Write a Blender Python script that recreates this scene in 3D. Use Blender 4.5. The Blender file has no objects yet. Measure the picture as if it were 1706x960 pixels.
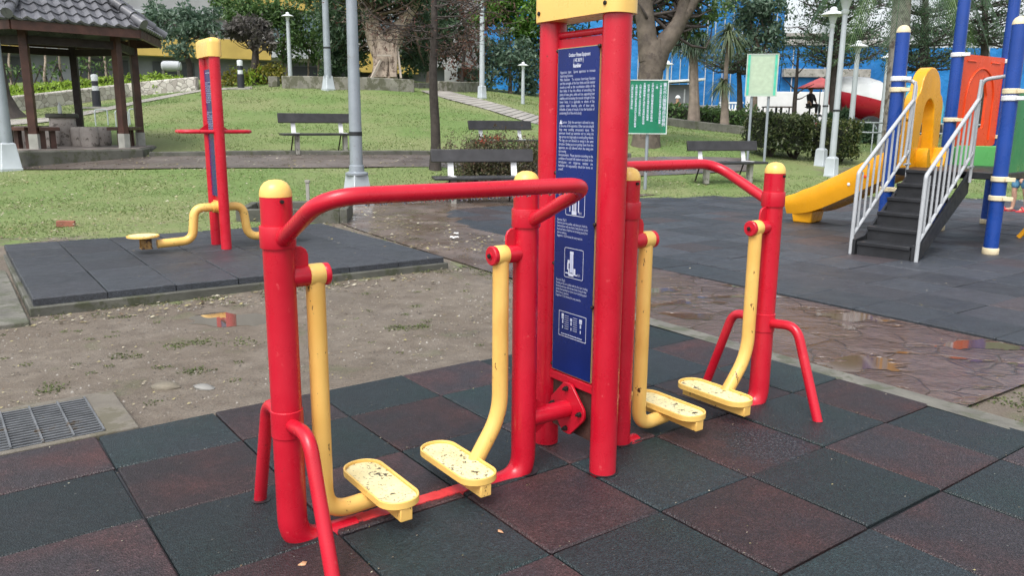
import bpy, math, random
import numpy as np
from mathutils import Vector, Matrix
random.seed(7); RNG = np.random.default_rng(11)
R = math.radians
scn = bpy.context.scene
COL = scn.collection

# ---------------------------------------------------------------- camera geometry
F, PITCH, ROLL, CZ = 1335.186, 0.205488, 0.0086647, 1.35891
_d = np.array([0, math.cos(PITCH), -math.sin(PITCH)]); _r0 = np.array([1., 0, 0]); _u0 = np.cross(_r0, _d)
_r = math.cos(ROLL)*_r0 + math.sin(ROLL)*_u0; _u = -math.sin(ROLL)*_r0 + math.cos(ROLL)*_u0
CAMP = np.array([0, 0, CZ])
def at(px, py, Y):
    """point at forward distance Y metres seen at photo pixel (px, py)"""
    v = _d + _r*(px-853)/F + _u*(480-py)/F
    return CAMP + v*(Y/v[1])
MROT = R(35.28412); MO = np.array([0.259, 3.117, 0.0])          # fitness machine frame
def mw(a, b, z=0.0):
    c, s = math.cos(MROT), math.sin(MROT)
    return np.array([MO[0]+c*a-s*b, MO[1]+s*a+c*b, z])
GYAW = 0.635224; GO = (-1.999197, -2.306892)
def gw(a, b, z=0.0):                                            # tile grid frame (metres)
    c, s = math.cos(GYAW), math.sin(GYAW); a -= GO[0]; b -= GO[1]
    return np.array([c*a-s*b, s*a+c*b, z])

# ---------------------------------------------------------------- tagging
def tag(o, label=None, cat=None, group=None, kind=None):
    if label: o['label'] = label
    if cat: o['category'] = cat
    if group: o['group'] = group
    if kind: o['kind'] = kind
    return o
def thing(name, label, cat, loc=(0, 0, 0), rz=0.0, group=None):
    o = bpy.data.objects.new(name, None); COL.objects.link(o)
    o.empty_display_size = .1; o.location = loc; o.rotation_euler = (0, 0, rz)
    return tag(o, label, cat, group)

# ---------------------------------------------------------------- mesh builder
def fillet(pts, rad, n=7):
    pts = [Vector(p) for p in pts]
    if not isinstance(rad, (list, tuple)): rad = [rad]*len(pts)
    out = [pts[0]]
    for i in range(1, len(pts)-1):
        a, b, c = pts[i-1], pts[i], pts[i+1]
        u, v = (a-b).normalized(), (c-b).normalized()
        ang = u.angle(v)
        if ang > 3.1: out.append(b); continue
        t = min(rad[i]/math.tan(ang/2), (a-b).length*.49, (c-b).length*.49)
        p, q = b+u*t, b+v*t
        for k in range(n+1):
            s = k/n
            out.append((p*(1-s)**2 + b*2*s*(1-s) + q*s*s))
    out.append(pts[-1]); return out

class MB:
    def __init__(s): s.v = []; s.f = []; s.sm = []
    def add(s, v, f, smooth=True):
        o = len(s.v); s.v += [tuple(map(float, p)) for p in v]
        for q in f: s.f.append(tuple(i+o for i in q)); s.sm.append(smooth)
        return s
    def box(s, c, d, rz=0.0, M=None, taper=1.0):
        x, y, z = d[0]/2, d[1]/2, d[2]/2; v = []
        for k in (-1, 1):
            t = taper if k == 1 else 1
            for a, b in ((-1, -1), (1, -1), (1, 1), (-1, 1)): v.append(Vector((a*x*t, b*y*t, k*z)))
        if M is None: M = Matrix.Rotation(rz, 3, 'Z')
        v = [M @ p + Vector(c) for p in v]
        return s.add(v, [(3, 2, 1, 0), (4, 5, 6, 7), (0, 1, 5, 4), (1, 2, 6, 5), (2, 3, 7, 6), (3, 0, 4, 7)], False)
    def beam(s, a, b, w, h, up=(0, 0, 1)):
        a, b = Vector(a), Vector(b); d = (b-a); L = d.length; d.normalize()
        x = d; y = Vector(up).cross(x)
        if y.length < 1e-4: y = Vector((0, 1, 0)).cross(x)
        y.normalize(); z = x.cross(y)
        M = Matrix((x, y, z)).transposed()
        return s.box((a+b)/2, (L, w, h), M=M)
    def tube(s, pts, r, n=14, cap=True):
        pts = [Vector(p) for p in pts]; m = len(pts)
        rr = r if isinstance(r, (list, tuple)) else [r]*m
        T = []
        for i in range(m):
            t = (pts[min(i+1, m-1)]-pts[max(i-1, 0)]); T.append(t.normalized() if t.length > 1e-9 else Vector((0, 0, 1)))
        ref = Vector((0, 0, 1)) if abs(T[0].z) < .9 else Vector((1, 0, 0))
        N = (ref - T[0]*ref.dot(T[0])).normalized(); v = []
        for i in range(m):
            if i: N = (N - T[i]*N.dot(T[i])).normalized()
            B = T[i].cross(N)
            for k in range(n):
                a = 2*math.pi*k/n; v.append(pts[i]+(N*math.cos(a)+B*math.sin(a))*rr[i])
        f = [(i*n+k, i*n+(k+1) % n, (i+1)*n+(k+1) % n, (i+1)*n+k) for i in range(m-1) for k in range(n)]
        if cap: f += [tuple(range(n-1, -1, -1)), tuple((m-1)*n+k for k in range(n))]
        return s.add(v, f)
    def lathe(s, prof, c=(0, 0, 0), n=24, axis=None):
        v = []; m = len(prof)
        M = Matrix.Identity(3)
        if axis is not None: M = Vector((0, 0, 1)).rotation_difference(Vector(axis)).to_matrix()
        for r, z in prof:
            for k in range(n):
                a = 2*math.pi*k/n; v.append(M @ Vector((r*math.cos(a), r*math.sin(a), z)) + Vector(c))
        f = [(i*n+k, i*n+(k+1) % n, (i+1)*n+(k+1) % n, (i+1)*n+k) for i in range(m-1) for k in range(n)]
        f += [tuple(range(n-1, -1, -1)), tuple((m-1)*n+k for k in range(n))]
        return s.add(v, f)
    def prism(s, poly, z0, z1, M=None, c=(0, 0, 0)):
        """poly [(x,y)] extruded z0..z1, then rotated by M, moved by c"""
        n = len(poly); M = M or Matrix.Identity(3)
        v = [M @ Vector((x, y, z0)) + Vector(c) for x, y in poly] + [M @ Vector((x, y, z1)) + Vector(c) for x, y in poly]
        f = [tuple(range(n-1, -1, -1)), tuple(range(n, 2*n))] + [(i, (i+1) % n, n+(i+1) % n, n+i) for i in range(n)]
        return s.add(v, f, False)
    def build(s, name, mat, parent=None, bevel=0.0, seg=2, ang=35, loc=None, mats=None):
        me = bpy.data.meshes.new(name); me.from_pydata(s.v, [], s.f)
        me.polygons.foreach_set('use_smooth', [True]*len(s.f)); me.update()
        me.set_sharp_from_angle(angle=R(ang))
        me.materials.append(mat)
        o = bpy.data.objects.new(name, me); COL.objects.link(o)
        if parent: o.parent = parent
        if loc is not None: o.location = loc
        if bevel:
            b = o.modifiers.new('bevel', 'BEVEL'); b.width = bevel; b.segments = seg; b.limit_method = 'ANGLE'; b.angle_limit = R(40)
        return o
def np_mesh(name, V, Fq, mat, parent=None, smooth=False):
    """V (n,3), Fq (m,3|4) int"""
    me = bpy.data.meshes.new(name); k = Fq.shape[1]
    me.vertices.add(len(V)); me.vertices.foreach_set('co', np.ascontiguousarray(V, np.float32).ravel())
    me.loops.add(Fq.size); me.loops.foreach_set('vertex_index', Fq.astype(np.int32).ravel())
    me.polygons.add(len(Fq)); me.polygons.foreach_set('loop_start', np.arange(0, Fq.size, k, dtype=np.int32))
    me.polygons.foreach_set('loop_total', np.full(len(Fq), k, np.int32))
    me.polygons.foreach_set('use_smooth', np.full(len(Fq), smooth))
    me.update(calc_edges=True); me.validate()
    me.materials.append(mat)
    o = bpy.data.objects.new(name, me); COL.objects.link(o)
    if parent: o.parent = parent
    return o
def rrect(w, h, r, n=5, cx=0, cy=0):
    out = []
    for k, (sx, sy) in enumerate(((1, 1), (-1, 1), (-1, -1), (1, -1))):
        for i in range(n+1):
            a = math.pi/2*(k+i/n); out.append((cx+sx*(w/2-r)+r*math.cos(a), cy+sy*(h/2-r)+r*math.sin(a)))
    return out
def copy_tree(o, parent=None):
    c = o.copy(); COL.objects.link(c)
    if parent: c.parent = parent
    for ch in list(o.children): copy_tree(ch, c)
    return c

# ---------------------------------------------------------------- materials
class NT:
    def __init__(s, name):
        s.m = bpy.data.materials.new(name); s.m.use_nodes = True; s.t = s.m.node_tree
        s.p = s.t.nodes['Principled BSDF']; s.out = s.t.nodes['Material Output']
    def n(s, typ, **kw):
        nd = s.t.nodes.new(typ)
        for k, v in kw.items():
            if k.startswith('i_'): nd.inputs[k[2:].replace('_', ' ')].default_value = v
            else: setattr(nd, k, v)
        return nd
    def l(s, a, b): s.t.links.new(a, b)
    def coord(s, kind='Object'): return s.n('ShaderNodeTexCoord').outputs[kind]
    def noise(s, vec, scale, detail=4, rough=.55):
        nd = s.n('ShaderNodeTexNoise'); nd.inputs['Scale'].default_value = scale; nd.inputs['Detail'].default_value = detail
        nd.inputs['Roughness'].default_value = rough; s.l(vec, nd.inputs['Vector']); return nd.outputs['Fac']
    def ramp(s, fac, stops, interp='LINEAR'):
        nd = s.n('ShaderNodeValToRGB'); cr = nd.color_ramp; cr.interpolation = interp
        while len(cr.elements) < len(stops): cr.elements.new(.5)
        for e, (p, c) in zip(cr.elements, stops):
            e.position = p; e.color = (c, c, c, 1) if not hasattr(c, '__len__') else tuple(c)+((1,) if len(c) == 3 else ())
        s.l(fac, nd.inputs['Fac']); return nd.outputs['Color']
    def mix(s, fac, a, b, mode='MIX'):
        nd = s.n('ShaderNodeMix', data_type='RGBA', blend_type=mode)
        for k, x in ((0, fac), (6, a), (7, b)):
            if hasattr(x, 'is_linked'): s.l(x, nd.inputs[k])
            elif k == 0: nd.inputs[0].default_value = x
            else: nd.inputs[k].default_value = tuple(x)+(1,)
        return nd.outputs[2]
    def math(s, op, a, b=None):
        nd = s.n('ShaderNodeMath', operation=op)
        for k, x in ((0, a), (1, b)):
            if x is None: continue
            if hasattr(x, 'is_linked'): s.l(x, nd.inputs[k])
            else: nd.inputs[k].default_value = x
        return nd.outputs[0]
    def bump(s, h, strength=.3, dist=.01):
        nd = s.n('ShaderNodeBump'); nd.inputs['Strength'].default_value = strength; nd.inputs['Distance'].default_value = dist
        s.l(h, nd.inputs['Height']); s.l(nd.outputs[0], s.p.inputs['Normal']); return nd
    def set(s, color=None, rough=None, spec=None, metal=None, coat=None):
        for k, x in (('Base Color', color), ('Roughness', rough), ('Specular IOR Level', spec), ('Metallic', metal), ('Coat Weight', coat)):
            if x is None: continue
            if hasattr(x, 'is_linked'): s.l(x, s.p.inputs[k])
            else: s.p.inputs[k].default_value = tuple(x)+(1,) if hasattr(x, '__len__') else x
        return s
_MC = {}
def mat(name, col, rough=.5, var=.18, scale=6., bump=0., bscale=80., spec=.5, metal=0., dirt=None, dthr=.62, dscale=9., coat=0., rvar=.12):
    if name in _MC: return _MC[name]
    t = NT(name); c = t.coord(); col = np.array(col)
    a = t.ramp(t.noise(c, scale), [(.3, tuple(np.clip(col*(1-var), 0, 1))), (.7, tuple(np.clip(col*(1+var), 0, 1)))])
    if dirt is not None:
        a = t.mix(t.ramp(t.noise(c, dscale, 6, .7), [(dthr, 0.), (dthr+.07, 1.)]), a, dirt)
    rg = t.ramp(t.noise(c, scale*2.3), [(.3, max(0, rough-rvar)), (.7, min(1, rough+rvar))])
    t.set(a, rg, spec, metal, coat)
    if bump: t.bump(t.noise(c, bscale, 5), bump)
    _MC[name] = t.m; return t.m
def leafmat(name, cols, rough=.42, trans=.35, spec=.4):
    if name in _MC: return _MC[name]
    t = NT(name); g = t.n('ShaderNodeNewGeometry')
    n = len(cols)
    c = t.ramp(g.outputs['Random Per Island'], [(i/max(1, n-1), cc) for i, cc in enumerate(cols)])
    c = t.mix(t.ramp(t.noise(t.coord(), .9, 3), [(.40, 0.), (.70, .30)]), c, tuple(np.array(cols[0])*.8))
    t.set(c, rough, spec)
    tr = t.n('ShaderNodeBsdfTranslucent'); t.l(c, tr.inputs['Color'])
    mx = t.n('ShaderNodeMixShader'); mx.inputs[0].default_value = trans
    t.l(t.p.outputs[0], mx.inputs[1]); t.l(tr.outputs[0], mx.inputs[2]); t.l(mx.outputs[0], t.out.inputs['Surface'])
    _MC[name] = t.m; return t.m

def paint_red():
    t = NT('red_paint'); c = t.coord()
    a = t.ramp(t.noise(c, 3.5, 5), [(.3, (.47, .005, .019)), (.7, (.57, .009, .029))])
    a = t.mix(t.ramp(t.noise(c, 1.6, 4, .6), [(.50, 0.), (.72, .35)]), a, (.62, .05, .065))
    a = t.mix(t.ramp(t.noise(c, 38, 4, .6), [(.66, 0.), (.72, .5)]), a, (.66, .085, .09))        # faded scuffs
    a = t.mix(t.ramp(t.noise(c, 21, 6, .7), [(.69, 0.), (.71, .85)]), a, (.09, .025, .015))       # chips to rust
    rg = t.ramp(t.noise(c, 14), [(.3, .22), (.7, .38)])
    t.set(a, rg, .5); dr = t.n('ShaderNodeTexVoronoi'); dr.inputs['Scale'].default_value = 130; t.l(c, dr.inputs['Vector'])
    hh = t.mix(.25, t.ramp(dr.outputs['Distance'], [(.0, 1.), (.33, 0.)]), t.noise(c, 60, 3))
    t.bump(hh, .10, .003); return t.m
def paint_yellow(rust=.625):
    t = NT('yellow_paint'); c = t.coord()
    a = t.ramp(t.noise(c, 4, 5), [(.3, (.75, .43, .10)), (.7, (.85, .54, .155))])
    mp = t.n('ShaderNodeMapping'); mp.inputs['Scale'].default_value = (1, 1, .45); t.l(c, mp.inputs['Vector'])
    a = t.mix(t.ramp(t.noise(mp.outputs[0], 9, 3), [(.55, 0.), (.75, .45)]), a, (.55, .26, .05))
    sp = t.noise(mp.outputs[0], 34, 6, .72)
    a = t.mix(t.ramp(sp, [(rust, 0.), (rust+.03, 1.)]), a, (.05, .02, .012))
    t.set(a, t.ramp(t.noise(c, 12), [(.3, .28), (.7, .45)]), .5); t.bump(t.noise(c, 70, 3), .06, .003); return t.m
RED = paint_red(); YEL = paint_yellow(); YELC = mat('yellow_cap', (.83, .53, .14), .32, .06, 5, .03, 60)
def tray_mat():
    t = NT('pedal_grip'); c = t.coord()
    a = t.ramp(t.noise(c, 12, 4), [(.3, (.74, .62, .30)), (.7, (.86, .78, .46))])
    a = t.mix(t.ramp(t.noise(c, 75, 3, .6), [(.60, 0.), (.63, .85)]), a, (.20, .16, .09))
    a = t.mix(t.ramp(t.noise(c, 24, 6, .8), [(.575, 0.), (.595, 1.)]), a, (.045, .035, .02))
    t.set(a, .45, .4); t.bump(t.noise(c, 160, 2), .5, .004); return t.m
TRAY = tray_mat()
RUST = mat('rusty_plate', (.055, .022, .016), .7, .5, 14, .4, 60)
BOLT = mat('bolt_steel', (.035, .03, .028), .5, .4, 40, metal=.6)
NAVY = mat('navy_panel', (.004, .016, .135), .22, .2, 3)
WHT = mat('white_ink', (.62, .66, .78), .5, .05, 5)
INK = mat('faded_white_ink', (.50, .55, .72), .5, .05, 5)
GALV = mat('galvanised_steel', (.30, .335, .37), .42, .12, 3, .05, 50, metal=.35, dirt=(.25, .26, .27), dthr=.6, dscale=7)
GALVL = mat('pale_lamp_steel', (.40, .44, .46), .45, .08, 3, metal=.1)
LAMPW = mat('lamp_shade_white', (.62, .65, .66), .4, .05, 4)
LAMPG = mat('lamp_glass', (.55, .6, .6), .12, .08, 4)
CONC = mat('concrete', (.30, .29, .26), .75, .25, 3, .35, 45, dirt=(.10, .105, .075), dthr=.54, dscale=4)
KERBM = mat('weathered_kerb', (.135, .13, .11), .7, .35, 4, .5, 30, dirt=(.085, .09, .06), dthr=.50, dscale=6)
CONCM = mat('mossy_concrete', (.175, .168, .14), .8, .3, 2.5, .5, 20, dirt=(.085, .085, .055), dthr=.48, dscale=3)
CONCD = mat('dark_concrete', (.085, .085, .07), .7, .35, 3, .4, 40, dirt=(.05, .055, .03), dthr=.52, dscale=5)
WOODB = mat('dark_bench_wood', (.030, .029, .031), .42, .35, 5, .25, 25, dirt=(.22, .19, .17), dthr=.66, dscale=3)
WOODG = mat('gazebo_wood', (.066, .027, .019), .5, .4, 4, .25, 25)
WOODK = mat('dark_and_shaded_wood', (.022, .013, .011), .6, .4, 4, .2, 25)  # own tone of beams and struts; painted-in shade on the back gazebo posts
WHITEP = mat('white_bracket_paint', (.70, .71, .72), .45, .12, 6)
TILE = mat('roof_tile', (.115, .117, .13), .32, .45, 2.2, .2, 30)
STONE = mat('pale_stone', (.40, .355, .32), .7, .25, 4, .4, 20, dirt=(.16, .14, .12), dthr=.55)
BLACKP = mat('black_plastic', (.018, .019, .022), .45, .3, 6, .1, 60)
BLUEP = mat('blue_post_paint', (.010, .052, .27), .3, .15, 3)
CREAM = mat('cream_plastic', (.68, .58, .38), .45, .12, 6)
ORANGE = mat('orange_slide_plastic', (.80, .36, .010), .3, .10, 3)
REDP = mat('red_plastic', (.76, .068, .012), .32, .1, 3)
GREENP = mat('light_green_plastic', (.10, .40, .12), .35, .1, 3)
GREEND = mat('green_plastic', (.015, .22, .07), .35, .1, 3)
def cobble():
    t = NT('rough_stone_wall'); c = t.coord(); v = t.n('ShaderNodeTexVoronoi'); v.inputs['Scale'].default_value = 4.2; t.l(c, v.inputs['Vector']); e = t.n('ShaderNodeTexVoronoi', feature='DISTANCE_TO_EDGE'); e.inputs['Scale'].default_value = 4.2; t.l(c, e.inputs['Vector'])
    sp = t.n('ShaderNodeSeparateColor'); t.l(v.outputs['Color'], sp.inputs[0]); col = t.ramp(sp.outputs[0], [(0., (.30, .27, .24)), (.5, (.46, .43, .39)), (1., (.56, .53, .48))])
    ed = t.ramp(e.outputs['Distance'], [(.0, 0.), (.05, 1.)]); t.set(t.mix(ed, (.20, .18, .16), t.mix(t.ramp(t.noise(c, 6, 5), [(.5, 0.), (.75, .5)]), col, (.22, .20, .17))), .8); t.bump(t.math('ADD', t.math('MULTIPLY', ed, .7), t.noise(c, 12, 4)), .6, .03); return t.m
STONEW = cobble()
RAILG = mat('rail_grey_paint', (.40, .415, .43), .38, .1, 6)

# ---------------------------------------------------------------- terrain
_cp = []
for x in np.arange(-8, 11.1, 2.5):
    for y in np.arange(-4, 7.1, 2.5): _cp.append((x, y, -.025))
for p in ((1, 9, -.02), (3, 10, -.02), (6, 10, -.03), (9, 11, -.03), (4, 13, -.02), (8, 14, -.02), (11, 15, -.02), (1.5, 13, -.01), (-.8, 10.5, 0.), (-1, 13.3, .02), (-2.5, 12.7, .05),
          (-3, 8, .04), (-4.5, 7.7, .05), (-5.5, 9, .09), (-3, 10, .06), (.3, 14.5, .02), (2.7, 15.5, .03), (4.4, 17, .06), (7, 17, .04)): _cp.append(p)
for px, py, Y in ((0, 350, 11), (250, 330, 12), (430, 320, 13), (0, 283, 15.6), (250, 282, 15.6), (500, 281, 15.8), (740, 279, 16.5), (0, 263, 17), (250, 262, 17.6), (600, 260, 18), (740, 260, 18.5),
                  (880, 274, 18.6), (300, 212, 22.3), (450, 200, 23.5), (640, 205, 23.5), (420, 150, 31), (600, 148, 31), (700, 158, 30.5), (800, 160, 31), (890, 178, 30), (890, 205, 25.5), (850, 226, 22),
                  (1110, 214, 27), (1240, 240, 23), (1110, 262, 20), (1240, 266, 20.3), (1350, 273, 21), (1430, 276, 21), (1500, 268, 22), (1600, 262, 23), (1706, 260, 24), (1150, 200, 34), (1300, 196, 38), (1450, 234, 34),
                  (1700, 238, 34), (60, 205, 22.5), (330, 152, 31), (200, 180, 26.5), (60, 190, 26), (220, 160, 32), (50, 172, 31), (430, 138, 36), (250, 140, 37), (640, 132, 36), (20, 160, 36), (750, 145, 35), (880, 170, 34), (980, 190, 33)): _cp.append(tuple(at(px, py, Y)))
for p in ((-40, 60, 4.2), (-20, 60, 4.0), (0, 60, 2.8), (20, 60, 1.8), (45, 60, 1.6), (-45, 35, 3.8), (-30, 10, .8), (35, 10, 0), (40, 35, 1.), (0, 95, 3), (-60, 95, 4), (60, 95, 1.8), (-30, -8, 0), (30, -8, 0)): _cp.append(p)
_cp = np.array(_cp, float); _N = len(_cp)
def _tps(d): return np.where(d > 0, d*d*np.log(d+1e-9), 0.)
_A = np.zeros((_N+3, _N+3)); _dd = np.linalg.norm(_cp[:, None, :2]-_cp[None, :, :2], axis=2)
_A[:_N, :_N] = _tps(_dd) + np.eye(_N)*.6; _A[:_N, _N] = 1; _A[:_N, _N+1:] = _cp[:, :2]; _A[_N, :_N] = 1; _A[_N+1:, :_N] = _cp[:, :2].T
_W = np.linalg.solve(_A, np.concatenate([_cp[:, 2], [0, 0, 0]]))
def zt(x, y):
    x = np.atleast_1d(np.asarray(x, float)); y = np.atleast_1d(np.asarray(y, float)); out = np.empty(x.shape)
    xf, yf, of = x.ravel(), y.ravel(), out.ravel()
    for i in range(0, len(xf), 4000):
        d = np.hypot(xf[i:i+4000, None]-_cp[None, :, 0], yf[i:i+4000, None]-_cp[None, :, 1])
        of[i:i+4000] = _tps(d) @ _W[:_N] + _W[_N] + _W[_N+1]*xf[i:i+4000] + _W[_N+2]*yf[i:i+4000]
    out = of.reshape(x.shape)
    s = np.clip((y-4.5)/3.0, 0, 1); s = s*s*(3-2*s)
    return -.025 + (out+.025)*s
def zt1(x, y): return float(zt(x, y)[0])
def gp(px, py, Y):
    p = at(px, py, Y); return np.array([p[0], p[1], zt1(p[0], p[1])])
def hit(px, py, y0=5, y1=60):
    v = _d + _r*(px-853)/F + _u*(480-py)/F
    Y = np.linspace(y0, y1, 1200); P = CAMP[None] + v[None]*(Y/v[1])[:, None]
    k = np.argmax(P[:, 2] < zt(P[:, 0], P[:, 1])); return np.array([P[k, 0], P[k, 1], zt1(P[k, 0], P[k, 1])])

def sstep(a, b, x):
    t = np.clip((x-a)/(b-a), 0, 1); return t*t*(3-2*t)
def mframe(x, y):
    c, s = math.cos(MROT), math.sin(MROT); dx, dy = x-MO[0], y-MO[1]
    return c*dx+s*dy, -s*dx+c*dy
def grass_w(x, y):
    """how much turf grows at a place (0 bare earth .. 1 lawn)"""
    u, v = mframe(x, y)
    w = sstep(7.4, 10.2, y + .25*(-x-3))*(.80+.20*sstep(15, 18, y))                                 # lawn starts behind the rear mat
    w = w*(1-.9*np.exp(-(((x+1.2)/2.2)**2+((y-12.0)/1.5)**2)))           # muddy patch round the lamp post
    w = w*(1-.75*np.exp(-(((x-1.3)/1.6)**2+((y-13.5)/1.3)**2)))
    w = w*(1-.65*np.exp(-(((x-8.8)/2.8)**2+((y-19.5)/2.0)**2)))
    w = np.where((u > 1.9) & (u < 3.6) & (v < 8), np.minimum(w, .15), w)
    w = np.maximum(w, .55*sstep(2.3, 2.8, u)*sstep(.6, .9, -v))
    w = np.maximum(w, .30*np.exp(-((v-4.05)/.25)**2)*(u < 2.2)*(u > -4))  # weeds below the rear mat
    w = np.maximum(w, .30*np.exp(-((u-1.9)/.2)**2)*(v > 1.7)*(v < 4.6))
    w = w*(1-.9*sstep(34, 40, y)*sstep(5, 15, x))
    return w

def ground_mat():
    t = NT('ground'); c = t.coord(); at_ = t.n('ShaderNodeAttribute', attribute_name='grass').outputs['Fac']
    n1 = t.noise(c, 1.3, 6, .65); n2 = t.noise(c, 7, 6, .7); n3 = t.noise(c, 45, 5, .7); n4 = t.noise(c, .35, 4)
    dirt = t.ramp(n2, [(.25, (.095, .076, .058)), (.5, (.150, .125, .098)), (.75, (.20, .172, .138))])
    dirt = t.mix(t.ramp(n1, [(.45, 0.), (.68, .6)]), dirt, (.10, .075, .052))
    dirt = t.mix(t.ramp(n3, [(.63, 0.), (.69, .5)]), dirt, (.28, .25, .21))
    dirt = t.mix(t.ramp(n3, [(.30, .7), (.36, 0.)]), dirt, (.06, .045, .03))
    dirt = t.mix(t.ramp(t.noise(c, 2.6, 5), [(.60, 0.), (.70, .45)]), dirt, (.10, .115, .055))
    gr = t.ramp(n2, [(.25, (.085, .142, .034)), (.55, (.122, .188, .050)), (.8, (.172, .226, .075))])
    gr = t.mix(t.ramp(n4, [(.40, 0.), (.62, .7)]), gr, (.205, .215, .095))
    gr = t.mix(t.ramp(n1, [(.58, 0.), (.72, .5)]), gr, (.19, .165, .095))
    gr = t.mix(t.ramp(n3, [(.28, .3), (.38, 0.)]), gr, (.09, .12, .035))
    m = t.math('ADD', at_, t.math('MULTIPLY', t.math('SUBTRACT', t.noise(c, 2.4, 6, .7), .5), 1.1))
    mk = t.ramp(m, [(.34, 0.), (.52, 1.)])
    wet = t.ramp(t.noise(c, .9, 4), [(.45, .72), (.62, .36)])
    rr = t.mix(mk, wet, (.8, .8, .8))
    t.set(t.mix(mk, dirt, gr), rr, .4)
    h = t.math('ADD', t.math('MULTIPLY', n2, .6), t.math('MULTIPLY', n3, .5)); t.bump(h, .75, .03)
    return t.m
GROUND = ground_mat()
PUD = hit(386, 530, 4, 8)
def in_pud(x, y): return ((x-PUD[0])/.46)**2+((y-PUD[1])/.36)**2 < 1
def make_ground():
    ys = np.concatenate([np.arange(-6, 4.5, .16), np.arange(4.5, 7, .06), np.arange(7, 20, .16), np.arange(20, 45, .4), np.arange(45, 140, 4.)])
    xs = np.concatenate([-np.geomspace(12, 90, 26)[::-1], np.arange(-11.8, 13.01, .2), np.geomspace(13.5, 90, 26)])
    X, Y = np.meshgrid(xs, ys); Z = zt(X, Y)
    u, v = mframe(X, Y); near = (Y < 16)
    bumpy = .010*np.sin(X*2.1+np.cos(Y*1.7)*2)+.008*np.sin(Y*3.3+X*1.1)+.006*np.sin(X*7.3)*np.cos(Y*6.1)
    Z = Z + np.where(near, bumpy*.45*sstep(4, 6, Y)*(1-sstep(1.5, 2, u)), bumpy*.8)
    pd = np.exp(-(((X-PUD[0])/.42)**2+((Y-PUD[1])/.36)**2)); flat_ = zt(X, Y)-.022*pd; kk = np.clip(pd*1.6, 0, 1); Z = Z*(1-kk)+flat_*kk
    V = np.stack([X, Y, Z], -1).reshape(-1, 3); ny, nx = X.shape
    i = np.arange(ny*nx).reshape(ny, nx)
    Fq = np.stack([i[:-1, :-1], i[:-1, 1:], i[1:, 1:], i[1:, :-1]], -1).reshape(-1, 4)
    o = np_mesh('ground', V, Fq, GROUND, smooth=True); tag(o, 'bare brown earth and rising green lawn of the park', None, None, 'structure')
    a = o.data.attributes.new('grass', 'FLOAT', 'POINT'); a.data.foreach_set('value', grass_w(V[:, 0], V[:, 1]).astype(np.float32))
make_ground()

def strip(name, left, right, m, label, lift=.02, step=.3, kind='structure', thick=.0):
    """draped ribbon between two polylines of ground points"""
    def res(pl, n):
        pl = np.array(pl, float)[:, :2]; d = np.r_[0, np.cumsum(np.linalg.norm(np.diff(pl, axis=0), axis=1))]
        s = np.linspace(0, d[-1], n); return np.stack([np.interp(s, d, pl[:, k]) for k in (0, 1)], -1)
    L = sum(np.linalg.norm(np.diff(np.array(left)[:, :2], axis=0), axis=1)); n = max(4, int(L/step)); m_ = 6
    a, b = res(left, n), res(right, n); P = a[:, None]*(1-np.linspace(0, 1, m_))[None, :, None]+b[:, None]*np.linspace(0, 1, m_)[None, :, None]
    X, Y = P[..., 0], P[..., 1]; Z = zt(X, Y)+lift
    V = np.stack([X, Y, Z], -1).reshape(-1, 3); i = np.arange(n*m_).reshape(n, m_)
    Fq = np.stack([i[:-1, :-1], i[:-1, 1:], i[1:, 1:], i[1:, :-1]], -1).reshape(-1, 4)
    o = np_mesh(name, V, Fq, m, smooth=True)
    if kind: tag(o, label, None, None, kind)
    return o

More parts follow.
